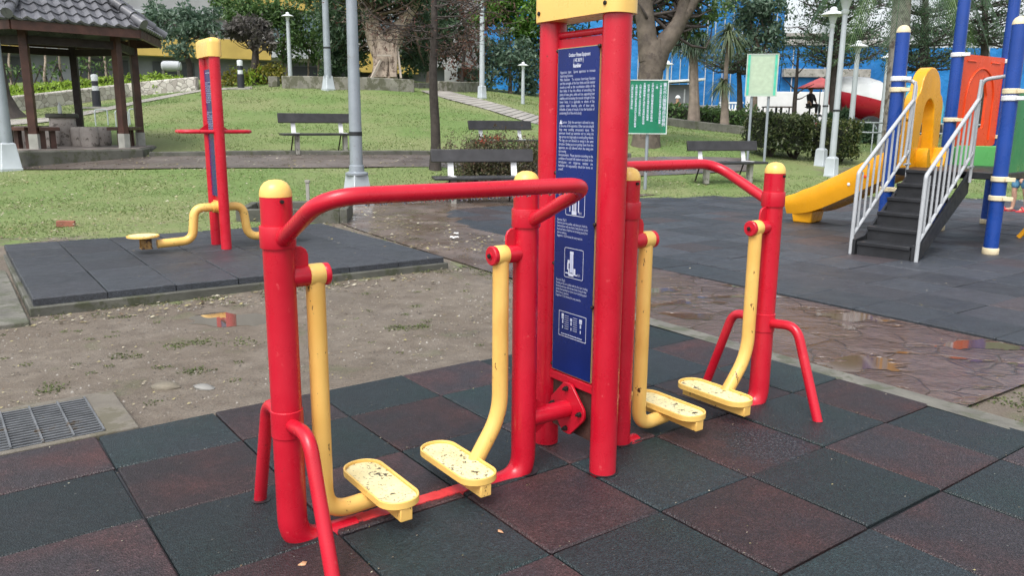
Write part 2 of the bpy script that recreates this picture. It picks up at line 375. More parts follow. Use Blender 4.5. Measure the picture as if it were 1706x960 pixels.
# wet stamped stone path beside the machine
def path_mat():
    t = NT('wet_stone_path'); c = t.coord()
    wv = t.n('ShaderNodeVectorMath', operation='ADD'); t.l(c, wv.inputs[0])
    nz = t.n('ShaderNodeTexNoise'); nz.inputs['Scale'].default_value = 2.2; t.l(c, nz.inputs['Vector'])
    sc = t.n('ShaderNodeVectorMath', operation='SCALE'); sc.inputs['Scale'].default_value = .30; t.l(nz.outputs['Color'], sc.inputs[0]); t.l(sc.outputs[0], wv.inputs[1])
    vo = t.n('ShaderNodeTexVoronoi', feature='DISTANCE_TO_EDGE'); vo.inputs['Scale'].default_value = 2.9; t.l(wv.outputs[0], vo.inputs['Vector'])
    vc = t.n('ShaderNodeTexVoronoi'); vc.inputs['Scale'].default_value = 2.9; t.l(wv.outputs[0], vc.inputs['Vector'])
    sepc = t.n('ShaderNodeSeparateColor'); t.l(vc.outputs['Color'], sepc.inputs[0])
    edge = t.ramp(t.math('ADD', vo.outputs['Distance'], t.math('MULTIPLY', t.noise(c, 9, 4), .05)), [(.02, 0.), (.055, 1.)])
    mpp = t.n('ShaderNodeMapping'); mpp.inputs['Rotation'].default_value = (0, 0, -.62); mpp.inputs['Scale'].default_value = (1.3, 2.6, 1); t.l(c, mpp.inputs['Vector']); big = t.noise(mpp.outputs[0], 1.3, 4); fine = t.noise(c, 22, 6, .7)
    col = t.ramp(sepc.outputs[0], [(0., (.090, .055, .048)), (.5, (.112, .073, .065)), (1., (.135, .095, .087))])
    col = t.mix(t.ramp(fine, [(.35, .5), (.6, 0.)]), col, (.06, .036, .03))
    col = t.mix(t.ramp(t.noise(c, .8, 4), [(.5, 0.), (.7, .6)]), col, (.10, .052, .026))
    col = t.mix(edge, t.mix(.6, col, (.05, .034, .028)), col)
    pud = t.ramp(t.math('ADD', big, t.math('MULTIPLY', sepc.outputs[1], .16)), [(.625, 0.), (.675, 1.)])
    col = t.mix(pud, col, t.mix(.55, col, (.09, .045, .015)))
    t.set(col, t.mix(pud, t.ramp(fine, [(.3, .08), (.7, .24)]), (.06, .06, .06)), .5)
    hh = t.math('ADD', t.math('MULTIPLY', edge, .32), t.math('ADD', t.math('MULTIPLY', sepc.outputs[2], .35), t.math('ADD', t.math('MULTIPLY', t.noise(c, 6, 5), 1.3), t.math('MULTIPLY', fine, .30))))
    hh = t.mix(pud, hh, (.55, .55, .55))
    t.bump(hh, .8, .05); t.p.inputs['Coat Weight'].default_value = .13; t.p.inputs['Coat Roughness'].default_value = .12
    cb = t.n('ShaderNodeBump'); cb.inputs['Strength'].default_value = .45; cb.inputs['Distance'].default_value = .025
    t.l(t.mix(pud, t.math('ADD', t.noise(c, 3.0, 2), t.math('MULTIPLY', sepc.outputs[2], .5)), (.62, .62, .62)), cb.inputs['Height']); t.l(cb.outputs[0], t.p.inputs['Coat Normal']); return t.m
PATHM = path_mat()
MUDP = mat('muddy_paving', (.12, .092, .078), .32, .35, 1.6, .3, 18, dirt=(.09, .06, .045), dthr=.5, dscale=1.2, rvar=.2)
strip('stone_path', [mw(1.985, -.62), mw(1.985, 2), mw(2.02, 3.6)], [mw(3.44, -.62), mw(3.44, 2), mw(3.46, 3.6)], PATHM, 'wet reddish stamped stone path between the rubber floors', .018)
strip('stone_path', [mw(2.02, 3.6), mw(2.05, 5), mw(2.1, 7.0), mw(2.2, 7.8), mw(3.0, 9.3), mw(6.5, 10.3)], [mw(3.46, 3.6), mw(3.50, 5), mw(3.62, 7.0), mw(4.6, 7.6), mw(6.4, 8.3), mw(9, 8.4)], MUDP, 'muddy end of the wet path by the bench', .012)
strip('kerb', [mw(1.84, -3), mw(1.84, 1.9)], [mw(1.985, -3), mw(1.985, 1.9)], KERBM, 'worn concrete kerb strip beside the wet stone path', .024)
# path along the foot of the hill
FARP = mat('wet_brown_path', (.12, .10, .088), .38, .3, 1.2, .3, 14, dirt=(.10, .08, .07), dthr=.52, dscale=1.0, rvar=.2)
pf = [gp(x, y, Y) for x, y, Y in ((-250, 285, 15.5), (0, 283, 15.6), (250, 282, 15.6), (500, 281, 15.8), (740, 279, 16.5), (880, 289, 16.9), (1050, 284, 17.6), (1250, 284, 18.8))]
pb = [gp(x, y, Y) for x, y, Y in ((-250, 263, 17), (0, 264, 17), (250, 263, 17.6), (600, 261, 18), (740, 261, 18.5), (880, 263, 19), (1050, 264, 19.8), (1250, 266, 20.5))]
strip('path', pf, pb, FARP, 'wet brown path along the foot of the grassy hill', .02)
def wall(name, pts, w, h, m, base=-.2, lift=0., parent=None, bevel=.02):
    """wall following ground points"""
    b = MB(); P = np.array(pts, float)[:, :2]; n = len(P); v = []
    for i in range(n):
        d = P[min(i+1, n-1)]-P[max(i-1, 0)]; d = d/np.linalg.norm(d); nn = np.array([-d[1], d[0]])*w/2
        z = zt1(*P[i])+lift
        for q, zz in ((P[i]-nn, z+base), (P[i]+nn, z+base), (P[i]+nn, z+h), (P[i]-nn, z+h)): v.append((q[0], q[1], zz))
    f = []
    for i in range(n-1):
        a = i*4; c = a+4
        f += [(a, c, c+1, a+1), (a+1, c+1, c+2, a+2), (a+2, c+2, c+3, a+3), (a+3, c+3, c, a)]
    f += [(0, 1, 2, 3), ((n-1)*4+3, (n-1)*4+2, (n-1)*4+1, (n-1)*4)]
    b.add(v, f, False); return b.build(name, m, parent, bevel=bevel)
def dense(pts, step=.5):
    P = np.array(pts, float)[:, :2]; d = np.r_[0, np.cumsum(np.linalg.norm(np.diff(P, axis=0), axis=1))]
    s = np.linspace(0, d[-1], max(2, int(d[-1]/step))); return np.stack([np.interp(s, d, P[:, k]) for k in (0, 1)], -1)
o = wall('kerb', dense([gp(250, 262.5, 17.65), gp(600, 260.5, 18.05), gp(740, 260.5, 18.55), gp(880, 262.5, 19.05), gp(1050, 263.5, 19.85)]), .14, .11, CONCD); tag(o, 'mossy low kerb at the foot of the hill', None, None, 'structure')
# paths on the hill
CONCP = mat('pale_path', (.30, .28, .25), .6, .2, 2, .3, 20)
strip('path', [gp(0, 212, 21.8), gp(75, 206, 22.6), gp(230, 170, 27.7), gp(340, 152.5, 31), gp(420, 148.5, 31.5)], [gp(0, 199, 23.5), gp(75, 197, 24), gp(230, 163.5, 28.8), gp(340, 148.5, 32.2), gp(420, 146, 32.5)], CONCP, 'narrow pale path climbing the hill behind the gazebo', .02)
hp_l = [hit(700, 152, 24, 40), hit(745, 166, 24, 40), hit(820, 186, 22, 34), hit(900, 209, 20, 30), hit(960, 226, 18, 28)]
hp_r = [hit(745, 152, 24, 40), hit(775, 160, 24, 40), hit(840, 177, 22, 36), hit(900, 195, 20, 34), hit(970, 214, 18, 30)]
strip('path', hp_l, hp_r, CONCP, 'slabbed path running down the right side of the hill', .03)
b = MB()
for i in range(26):
    s = (i+.5)/26
    def lerp(pl):
        pl = np.array(pl)[:, :2]; d = np.r_[0, np.cumsum(np.linalg.norm(np.diff(pl, axis=0), axis=1))]; return np.array([np.interp(s*d[-1], d, pl[:, k]) for k in (0, 1)])
    a_, c_ = lerp(hp_l), lerp(hp_r); b.beam((a_[0], a_[1], zt1(*a_)+.015), (c_[0], c_[1], zt1(*c_)+.015), .05, .04)
tag(b.build('kerb', CONCD), 'dark step edges of the slabbed path on the hill', None, None, 'structure')

# ---------------------------------------------------------------- rubber tile floors
WORN = at(1278, 741, 3); WORN = tuple(CAMP+(WORN-CAMP)*(-CZ/(WORN[2]-CZ)))
def rubber_mat():
    t = NT('rubber_tiles'); c = t.coord(); k = t.n('ShaderNodeAttribute', attribute_name='tone')
    sp = t.n('ShaderNodeSeparateColor'); t.l(k.outputs['Color'], sp.inputs[0])
    big = t.noise(c, 2.6, 4); med = t.noise(c, 9, 5)
    red = t.ramp(med, [(.3, (.038, .018, .018)), (.7, (.068, .027, .026))])
    red = t.mix(t.ramp(big, [(.40, .95), (.66, .1)]), red, (.026, .022, .026))
    grn = t.ramp(t.noise(c, 1.7, 5), [(.3, (.016, .021, .026)), (.52, (.013, .022, .025)), (.72, (.010, .024, .023))])
    gry = t.ramp(med, [(.3, (.032, .037, .046)), (.7, (.050, .057, .068))])
    gry = t.mix(sp.outputs[0], gry, (.058, .042, .043))
    grn = t.mix(t.ramp(t.noise(c, 3.7, 5, .65), [(.56, 0.), (.74, .55)]), grn, (.026, .026, .029)); base = t.mix(sp.outputs[0], grn, red); base = t.mix(sp.outputs[1], base, gry)
    br = t.math('ADD', .7, t.math('MULTIPLY', sp.outputs[2], .6))
    comb = t.n('ShaderNodeCombineColor'); [t.l(br, comb.inputs[i]) for i in range(3)]
    base = t.mix(1., base, comb.outputs[0], 'MULTIPLY')
    vo = t.n('ShaderNodeTexVoronoi'); vo.inputs['Scale'].default_value = 165; t.l(c, vo.inputs['Vector'])
    vs = t.n('ShaderNodeSeparateColor'); t.l(vo.outputs['Color'], vs.inputs[0])
    gran = t.ramp(vs.outputs[0], [(0., .5), (.6, 1.), (.92, 1.35), (1., 1.9)])
    base = t.mix(1., base, gran, 'MULTIPLY')
    wv = t.n('ShaderNodeVectorMath', operation='DISTANCE'); t.l(c, wv.inputs[0]); wv.inputs[1].default_value = WORN
    wr = t.math('ADD', wv.outputs['Value'], t.math('MULTIPLY', t.noise(c, 26, 5, .7), .34))
    base = t.mix(t.ramp(wr, [(.31, .95), (.37, 0.)]), base, t.mix(t.ramp(t.noise(c, 90, 3), [(.5, 0.), (.62, 1.)]), (.010, .012, .016), (.055, .06, .07)))
    vp = t.n('ShaderNodeTexVoronoi'); vp.inputs['Scale'].default_value = 15; t.l(c, vp.inputs['Vector'])
    base = t.mix(t.ramp(t.math('ADD', vp.outputs['Distance'], t.math('MULTIPLY', med, .02)), [(.050, .7), (.062, 0.)]), base, (.17, .17, .15))
    t.set(base, t.ramp(big, [(.3, .36), (.7, .60)]), .45); t.bump(vo.outputs['Distance'], .55, .006); return t.m
RUB = rubber_mat()
def tile_floor(name, tiles, top, m, label, th=.05, ch=.006):
    """tiles: list of (4 corner xy ccw, (r,g,b) tone)"""
    V = []; Fq = []; tone = []
    for cs, tn in tiles:
        cs = np.array(cs, float); mid = cs.mean(0); o = len(V); dz = random.uniform(-.003, .003); tlt = [random.uniform(-.0022, .0022) for _ in range(4)]; cs = cs+np.array([[random.uniform(-.003, .003) for _ in range(2)] for _ in range(4)])
        for off, z in ((.0035, top-th), (.0035, top-ch), (.0035+ch, top)):
            for i in range(4):
                e0 = cs[i]-cs[i-1]; e0 = e0/np.linalg.norm(e0); e1 = cs[(i+1) % 4]-cs[i]; e1 = e1/np.linalg.norm(e1)
                p = cs[i] - e0*off + e1*off; V.append((p[0], p[1], z+dz+tlt[i]))
        for r_ in (0, 4):
            for i in range(4): Fq.append((o+r_+i, o+r_+(i+1) % 4, o+r_+4+(i+1) % 4, o+r_+4+i)); tone.append(tn)
        Fq.append((o+8, o+9, o+10, o+11)); tone.append(tn)
    ob = np_mesh(name, np.array(V), np.array(Fq), m)
    a = ob.data.attributes.new('tone', 'FLOAT_COLOR', 'FACE'); a.data.foreach_set('color', np.array([(*t_, 1) for t_ in tone], np.float32).ravel())
    return tag(ob, label, None, None, 'structure')
def quad(fr, a0, a1, b0, b1): return [fr(a0, b0)[:2], fr(a1, b0)[:2], fr(a1, b1)[:2], fr(a0, b1)[:2]]
tl = []
for i in range(-9, 4):
    for j in range(-9, 3):                               # tile spans v = j..j+1 (half metres)
        a0, a1, b0, b1 = i*.5, min((i+1)*.5, 1.915), j*.5, min((j+1)*.5, 1.405)
        br = (i - (j+1)) % 2 == 1
        tl.append((quad(gw, a0, a1, b0, b1), (1. if br else 0., 0., random.random())))
tile_floor('rubber_floor', tl, 0.0, RUB, 'checkered dark green and red brown rubber tile floor')
b = MB(); b.prism([tuple(p) for p in quad(gw, -5, 1.85, -5, 1.38)], -.06, -.014); tag(b.build('rubber_floor_bed', BLACKP), 'dark bed under the rubber tiles', None, None, 'structure')
# playground floor
tl = []
for i in range(0, 22):
    for j in range(-6, 17):
        a0 = 3.46+i*.5; b0 = j*.5-.10
        off = 0
        if i == 0: tone = (.0, .75, random.random()*.5)
        else: tone = ((.7 if random.random() < .20 else random.random()*.2), 1., random.random())
        p = quad(mw, a0, a0+.5, b0+off, b0+.5+off)
        if max(q[1] for q in p) < 15.4: tl.append((p, tone))
tile_floor('rubber_floor', tl, .004, RUB, 'grey rubber tile floor of the playground', .06)
b = MB(); b.prism([tuple(p) for p in quad(mw, 3.47, 14, -2.9, 8.2)], -.055, -.012); tag(b.build('rubber_floor_bed', BLACKP), 'dark bed under the playground tiles', None, None, 'structure')
# rear mat of the waist twister
ZM = .10
FR = at(740, 428, 8); FR = CAMP+(FR-CAMP)*((ZM-CZ)/(FR[2]-CZ)); fu, fv = mframe(FR[0], FR[1]); FL = at(55, 500, 6); FL = CAMP+(FL-CAMP)*((ZM-CZ)/(FL[2]-CZ)); ML = fu-mframe(FL[0], FL[1])[0]
tl = []
for i in range(7):
    for j in range(6):
        a1 = fu-i*ML/7; b0 = fv+j*.5
        tl.append((quad(mw, a1-ML/7, a1, b0, b0+.5), (random.random()*.12, .9, random.random()*.6)))
tile_floor('rubber_floor', tl, ZM, RUB, 'dark grey rubber mat under the twisting machine', .06)
b = MB(); c0 = mw(fu-ML/2, fv+1.5); b.box((c0[0], c0[1], ZM-.165), (ML+.06, 3.06, .22), MROT); tag(b.build('mat_plinth', CONCD, bevel=.01), 'dark concrete slab under the rear rubber mat', None, None, 'structure')
b = MB(); c0 = mw(fu-ML-.22, fv+1.0); b.box((c0[0], c0[1], ZM-.195), (.34, 2.6, .21), MROT); tag(b.build('kerb', KERBM, bevel=.012), 'concrete kerb at the left end of the rear mat', None, None, 'structure')

DROP = NT('water_drop'); DROP.set((.8, .8, .8), .02, .6); DROP.p.inputs['Transmission Weight'].default_value = 1.; DROP.p.inputs['IOR'].default_value = 1.33; DROP = DROP.m
# ---------------------------------------------------------------- air walker machine
aw = thing('air_walker', 'red and yellow walking exercise machine with tall sign pillar on rubber tiles', 'exercise machine', MO, MROT)
def post(u, sgn, flare=.22):
    o = MB().tube(fillet([(u, 0, 1.13), (u, 0, -.028), (u+sgn*flare, 0, -.034)], [0, .11, 0], 8), .048, 22).build('post', RED, aw)
    MB().lathe([(.0487, 0), (.0487, .006), (.047, .018), (.042, .031), (.033, .042), (.019, .049), (.003, .051)], (u, 0, 1.13), 24).build('cap', YELC, o)
    MB().lathe([(.0535, -.034), (.0545, -.031), (.0545, .031), (.0535, .034)], (u, 0, 1.008), 24).build('collar', RED, o)
    MB().lathe([(.006, -.008), (.006, .008)], (u+.0, -.049, 1.118), 8, (0, 1, 0)).build('bolt', BOLT, o)
    return o
posts = [post(-1.195, 1), post(-.256, -1), post(.256, 1, .1), post(1.195, -1)]
def unit(sg):
    # sg=-1: left unit (rail towards the camera), +1: right unit
    pts = [(sg*1.195, sg*.045, 1.005), (sg*1.195, sg*.372, 1.157), (sg*.256, sg*.372, 1.157), (sg*.256, sg*.045, 1.005)]
    h = MB().tube(fillet(pts, .12, 9), .0245, 18).build('handrail', RED, aw)
    fl = fillet(pts, .12, 9); db = MB()
    for k in range(70):
        i = int(random.choice(range(len(fl)-1))) if k < 8 else 10; i = min(i, len(fl)-2); s_ = random.random(); q = fl[i]+(fl[i+1]-fl[i])*s_; r_ = random.uniform(.0022, .0042)
        db.lathe([(.0004, -r_*1.7), (r_*.8, -r_*1.1), (r_, -r_*.3), (r_*.6, r_*.5), (.0004, r_)], (q.x, q.y, q.z-.0245), 6)
    d_ = db.build('water_drops', DROP, h); d_['kind'] = 'stuff'
    bz = -.012 if sg < 0 else -.045
    b = MB(); xs = np.linspace(.42, 1.03, 26)
    for k in range(25):
        w = .026+.006*random.random(); b.box((sg*(xs[k]+xs[k+1])/2, random.uniform(-.002, .002), bz+.004), ((xs[1]-xs[0])*1.02, 2*w, .024+.003*random.random()))
    b.build('base_rail', mat('worn_red_rail', (.62, .05, .055), .4, .25, 16, .15, 60, dirt=(.25, .05, .05), dthr=.6, dscale=20), aw)
    for side, uo in ((-1, 1.195), (1, .256)):
        u0 = sg*uo; d = sg*side                                        # direction from post to the other post
        hub = MB().lathe([(.032, .035), (.033, .04), (.033, .088), (.032, .09)], (u0, 0, .877), 22, (d, 0, 0)).build('pivot_hub', RED, aw)
        MB().lathe([(.034, .139), (.036, .142), (.036, .155), (.033, .158), (.012, .1585), (.012, .162), (.003, .162)], (u0, 0, .877), 22, (d, 0, 0)).build('end_cap', RED, hub)
        MB().lathe([(.009, .160), (.009, .168), (.003, .17)], (u0, 0, .877), 8, (d, 0, 0)).build('bolt', BOLT, hub)
        tabM = Matrix(((1, 0, 0), (0, 0, -1), (0, 1, 0)))
        xo = sorted((u0+d*.04, u0+d*.092)); poly = [(u0+d*.04, .905), (u0+d*.092, .905), (u0+d*.092, .945), (u0+d*.085, .962), (u0+d*.070, .972), (u0+d*.04, .974)]
        if d < 0: poly = poly[::-1]
        MB().prism([(x, z) for x, z in poly], -.005, .005, tabM).build('stop_tab', RED, hub, bevel=.002)
        ua = u0+d*.113                                                  # arm axis
        up = sg*(.872 if side < 0 else .555)
        dd = 1 if up > ua else -1
        arm = MB()
        if side < 0: pl = fillet([(ua, 0, .865), (ua, 0, .055), (up-dd*.02, 0, .062)], [0, .14, 0], 9)
        else: pl = fillet([(ua, 0, .865), (ua, 0, .26), (up-dd*.055, 0, .065)], [0, .28, 0], 9)
        if sg > 0:
            pl = fillet([(ua, 0, .865), (ua, 0, .05), (up-dd*.02, 0, .062)], [0, .11, 0], 9) if side > 0 else fillet([(ua, 0, .865), (ua, 0, .26), (up-dd*.055, 0, .065)], [0, .28, 0], 9)
        a = arm.tube(pl, .0305, 20).build('swing_arm', YEL, aw)
        MB().lathe([(.0345, .090), (.0365, .093), (.0365, .136), (.0345, .139)], (u0, 0, .877), 22, (d, 0, 0)).build('sleeve', YELC, a)
        W, L, zc = .150, .405, .105
        out = rrect(W, L, .072, 7, up, 0.01); inn = rrect(W-.014, L-.014, .066, 7, up, 0.01); n = len(out)
        v = [(x, y, zc-.012) for x, y in out]+[(x, y, zc+.014) for x, y in out]+[(x, y, zc+.014) for x, y in inn]+[(x, y, zc) for x, y in inn]
        f = [tuple(range(n-1, -1, -1))]
        for r_ in range(3): f += [(r_*n+i, r_*n+(i+1) % n, (r_+1)*n+(i+1) % n, (r_+1)*n+i) for i in range(n)]
        f.append(tuple(range(3*n, 4*n)))
        pd = MB().add(v, f, False).build('pedal', YELC, aw, bevel=.002)
        MB().prism(rrect(W-.018, L-.018, .064, 7, up, .01), zc+.0005, zc+.003).build('grip_plate', TRAY, pd)
        MB().box((up, -.0, zc-.036), (.046, L*.93, .046)).build('support_bar', YEL, pd, bevel=.004)
    u0 = sg*1.195
    for s in (-1, 1):
        pl = fillet([(u0, s*.03, .408), (u0, s*.185, .424), (u0, s*.345, -.02)], [0, .085, 0], 9)
        MB().tube(pl, .0225, 16).build('leg', RED, aw)
    MB().lathe([(.049, -.045), (.0515, -.043), (.0515, .043), (.049, .045)], (u0, 0, .408), 24).build('brace_collar', RED, aw)
    # link from the inner post to the pillar
    d = -sg
    lk = MB().lathe([(.036, .03), (.036, .215)], (sg*.256, 0, .215), 20, (d, 0, 0)).build('link_tube', RED, aw)
    fm = Matrix(((0, 0, 1), (1, 0, 0), (0, 1, 0)))
    flp = []
    for a in range(4):
        for q in range(-2, 3):
            an = a*math.pi/2+q*.12; flp.append((.108*math.cos(an)*(1 if abs(q) < 2 else .97), .108*math.sin(an)))
    MB().prism(flp, -.006, .006, fm, (sg*.034, 0, .215)).build('flange', RED, lk, bevel=.002)
    for a in range(4):
        an = a*math.pi/2; MB().lathe([(.011, 0), (.011, .012), (.006, .014), (.006, .022), (.002, .023)], (sg*.040, .085*math.cos(an), .215+.085*math.sin(an)), 6, (sg, 0, 0)).build('bolt', BOLT, lk)
    for zz in (-1, 1):
        MB().add([(sg*.22, .004, .215+zz*.03), (sg*.22, .004, .215+zz*.085), (sg*.14, .004, .215+zz*.034), (sg*.22, -.004, .215+zz*.03), (sg*.22, -.004, .215+zz*.085), (sg*.14, -.004, .215+zz*.034)],
                 [(0, 1, 2), (5, 4, 3), (0, 3, 4, 1), (1, 4, 5, 2), (2, 5, 3, 0)], False).build('gusset', RED, lk)
unit(-1); unit(1)
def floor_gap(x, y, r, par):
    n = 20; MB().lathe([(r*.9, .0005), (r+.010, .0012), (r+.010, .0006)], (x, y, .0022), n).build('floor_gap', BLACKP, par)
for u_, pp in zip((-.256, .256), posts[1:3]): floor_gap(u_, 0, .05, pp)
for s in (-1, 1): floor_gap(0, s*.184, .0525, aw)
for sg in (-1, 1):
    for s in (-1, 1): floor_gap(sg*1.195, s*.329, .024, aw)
for s in (-1, 1): MB().tube([(0, s*.184, -.03), (0, s*.184, 1.76)], .0525, 26).build('pillar_tube', RED, aw)
def cap(name, parent, z0, z1, hx, hy, m=YELC):
    b = MB(); r_ = [rrect(2*hx, 2*hy, .05, 6), rrect(2*hx, 2*hy, .05, 6), rrect(2*hx-.012, 2*hy-.012, .046, 6), rrect(2*hx-.045, 2*hy-.045, .04, 6), rrect(2*hx-.10, 2*hy-.10, .014, 6)]
    zs = [z0, z1-.05, z1-.022, z1-.006, z1]; n = len(r_[0]); v = [(x, y, z) for q, z in zip(r_, zs) for x, y in q]
    f = [tuple(range(n-1, -1, -1))]+[(k*n+i, k*n+(i+1) % n, (k+1)*n+(i+1) % n, (k+1)*n+i) for k in range(4) for i in range(n)]+[tuple(range(4*n, 5*n))]
    return b.add(v, f).build(name, m, parent, ang=50)
pc = cap('pillar_cap', aw, 1.733, 1.96, .066, .243)
MB().lathe([(.008, 0), (.008, .004), (.003, .006)], (-.066, -.19, 1.765), 10, (-1, 0, 0)).build('bolt', BOLT, pc)
MB().lathe([(.008, 0), (.008, .004), (.003, .006)], (-.066, .19, 1.765), 10, (-1, 0, 0)).build('bolt', BOLT, pc)
MB().tube([(0, -.15, 1.683), (0, .15, 1.683)], .013, 14).build('cross_bar', RED, aw)
MB().box((0, 0, 1.0), (.022, .30, 1.335)).build('backing_panel', RED, aw, bevel=.003)
MB().box((0, 0, .205), (.012, .29, .205)).build('lower_plate', RUST, aw)
MB().box((-.014, 0, .325), (.016, .285, .035)).build('cross_bar', RED, aw, bevel=.003)
sb = MB().box((-.0165, .002, .992), (.009, .246, 1.282)).build('sign_board', mat('board_edge', (.45, .36, .16), .5), aw)
MB().box((-.0225, .0005, .992), (.003, .240, 1.276)).build('board_face', NAVY, sb)
for v_, z_ in ((.137, 1.625), (-.123, 1.628), (.135, 1.16), (.134, .795), (.132, .37), (-.125, .98), (-.125, .66)):
    MB().lathe([(.0075, 0), (.0075, .007), (.004, .010)], (-.011 if v_ > 0 else -.024, v_, z_), 8, (-1, 0, 0)).build('bolt', BOLT, sb)
TXM = Matrix(((0, 0, -1), (-1, 0, 0), (0, 1, 0))).to_4x4()
def text(body, parent, loc, size, m, M=TXM, ax='LEFT', ay='TOP', width=None, sx=1.0, space=1.0, name='lettering', bold=0.0):
    cu = bpy.data.curves.new(name, 'FONT'); cu.body = body; cu.size = size; cu.align_x = ax; cu.align_y = ay; cu.space_line = space; cu.offset = bold
    cu.resolution_u = 2
    if width:
        cu.text_boxes[0].width = width/sx
    tmp = bpy.data.objects.new(name, cu); COL.objects.link(tmp); bpy.context.view_layer.update()
    me = bpy.data.meshes.new_from_object(tmp.evaluated_get(bpy.context.evaluated_depsgraph_get())); me.name = name
    bpy.data.objects.remove(tmp); bpy.data.curves.remove(cu)
    o = bpy.data.objects.new(name, me); COL.objects.link(o); me.materials.clear(); me.materials.append(m); o.parent = parent
    o.matrix_local = Matrix.Translation(loc) @ M @ Matrix.Diagonal((sx, 1, 1, 1)); return o
XF = -.0248
def bt(body, v, z, size, ax='LEFT', width=None, sx=.62, space=1., m=INK, bold=0.0):
    if width:
        # text box is positioned from its left edge
        return text(body, sb, (XF, v, z), size, m, ax=ax, width=width, sx=sx, space=space, bold=bold)
    return text(body, sb, (XF, v, z), size, m, ax=ax, sx=sx, space=space, bold=bold)
bt('Outdoor Fitness Equipment', -.008, 1.614, .0190, 'CENTER', m=WHT, bold=.0004, sx=.58)
bt('( HS 30191 )', -.004, 1.594, .0185, 'CENTER', m=WHT, bold=.0004, sx=.62)
bt('Rambler', .004, 1.575, .0195, 'CENTER', m=WHT, bold=.0007, sx=.70)
W_ = .205; VL = .104
para = ("Apparatus type:  Sports apparatus to increase heart-lung function.\nMain function:  To increase heart-lung function and the strength of the four limbs and the lumbar muscle as well as the coordination ability of the four limbs. "
        "It has the effects of smoothing the joints of coax, genu, ankle and toe, upgrading their stability and increasing the muscle strength of the lower limbs. It is applicable to whom of flat cushion under knee/hip, "
        "ache of knee joint, inflexible of joints of muscle. It has the function of conserving fat of the whole body.")
bt(para, VL, 1.551, .0146, 'JUSTIFY', W_, .68, .95)
bt("    Caution:  Only the exerciser is allowed to stay in the area of the apparatus. Other persons should keep away avoiding unnecessary injury. The exerciser should pay attention not to swing the legs across too large angle "
   "to avoid pulling muscle. The legs are not allowed to swing in the same direction. Getting up to or getting down from the apparatus are only allowed when the swing arm not moving.\n"
   "Announcement:  Please exercise according to the condition of yourself. All matters not listed in the introduction and dangerous motions are forbidden. All responsibility should be borne on oneself.", VL, 1.364, .0146, 'JUSTIFY', W_, .68, .95)
bt("Exercise1 (Fig.1)\nStand on your two paddles, with feet apart. Hold the horizontal bars with two hands. Swing the feet, stroke front and back at rhythm at an increasing speed (from slow to medium).\nSuggestion: 10-20 minutes for every exercise.", VL, .985, .0134, 'LEFT', W_, .64, .95)
bt("Exercise2 (Fig.2)\nStanding on the two paddles with the feet apart, holding the horizontal bars with the two hands. Swing the feet stroke front and back at rhythm at an increasing speed (from slow to medium).\nSuggestion: 10-20 minutes for every exercise.", VL, .742, .0134, 'LEFT', W_, .64, .95)
tri = MB().prism([(-.0085, 0), (.0085, 0), (0, .016)], 0, .0006, TXM.to_3x3(), (XF, VL-.010, 1.350)).build('warning_symbol', WHT, sb)
def frame(vc, zc, w, h, r_=.008, t_=.0022, name='figure_frame'):
    o_, i_ = rrect(w, h, r_, 4), rrect(w-2*t_, h-2*t_, r_*.7, 4); n = len(o_); M = TXM.to_3x3(); c = Vector((XF, vc, zc))
    v = [M @ Vector((x, y, 0))+c for x, y in o_]+[M @ Vector((x, y, 0))+c for x, y in i_]
    return MB().add(v, [(i, (i+1) % n, n+(i+1) % n, n+i) for i in range(n)], False).build(name, WHT, sb)
def flat(name, boxes, m=WHT, parent=None):
    b = MB(); M = TXM.to_3x3()
    for vc, zc, w, h in boxes: b.prism([(-w/2, -h/2), (w/2, -h/2), (w/2, h/2), (-w/2, h/2)], 0, .0005, M, (XF-.0004, vc, zc))
    return b.build(name, m, parent or sb)
def fig(boxes, dz, m=WHT, k=.94): flat('figure_drawing', [(v, .75+dz+(z-.75)*k, w_, h_*k) for v, z, w_, h_ in boxes], m)
frame(-.004, 1.062, .116, .124); fig([(-.0, .697, .028, .016), (-.009, .75, .006, .10), (0, .75, .004, .10), (.009, .75, .006, .10), (0, .801, .026, .012), (.02, .755, .014, .005), (.026, .725, .005, .05), (-.02, .755, .014, .005), (-.026, .725, .005, .05)], .312)
bt('(Fig.1)', -.026, 1.020, .012, m=WHT)
frame(-.004, .812, .116, .120); fig([(.008, .795, .022, .010), (.0, .75, .004, .085), (.016, .75, .004, .085), (.008, .70, .026, .012), (.026, .755, .012, .014), (.03, .735, .008, .03), (.024, .71, .006, .03), (.036, .705, .018, .005), (-.01, .715, .012, .028), (-.02, .703, .014, .005)], .062)
fig([(.008, .75, .011, .08)], .062, INK)
bt('(Fig.2)', -.026, .776, .012, m=WHT)
frame(-.004, .558, .170, .104, .002)
for vv in (.055, .002, -.056):
    flat('figure_drawing', [(vv, .583, .012, .012), (vv, .567, .007, .015), (vv, .545, .005, .013)]+[(vv-.024, .594-k*.0088, .026, .0016) for k in range(7) if vv > -.05], INK)
flat('figure_drawing', [(.06-k*.011, .517, .0085, .0035) for k in range(12)], INK)
flat('figure_drawing', [(-.056, .588, .016, .016), (.056, .591, .013, .018)], WHT)

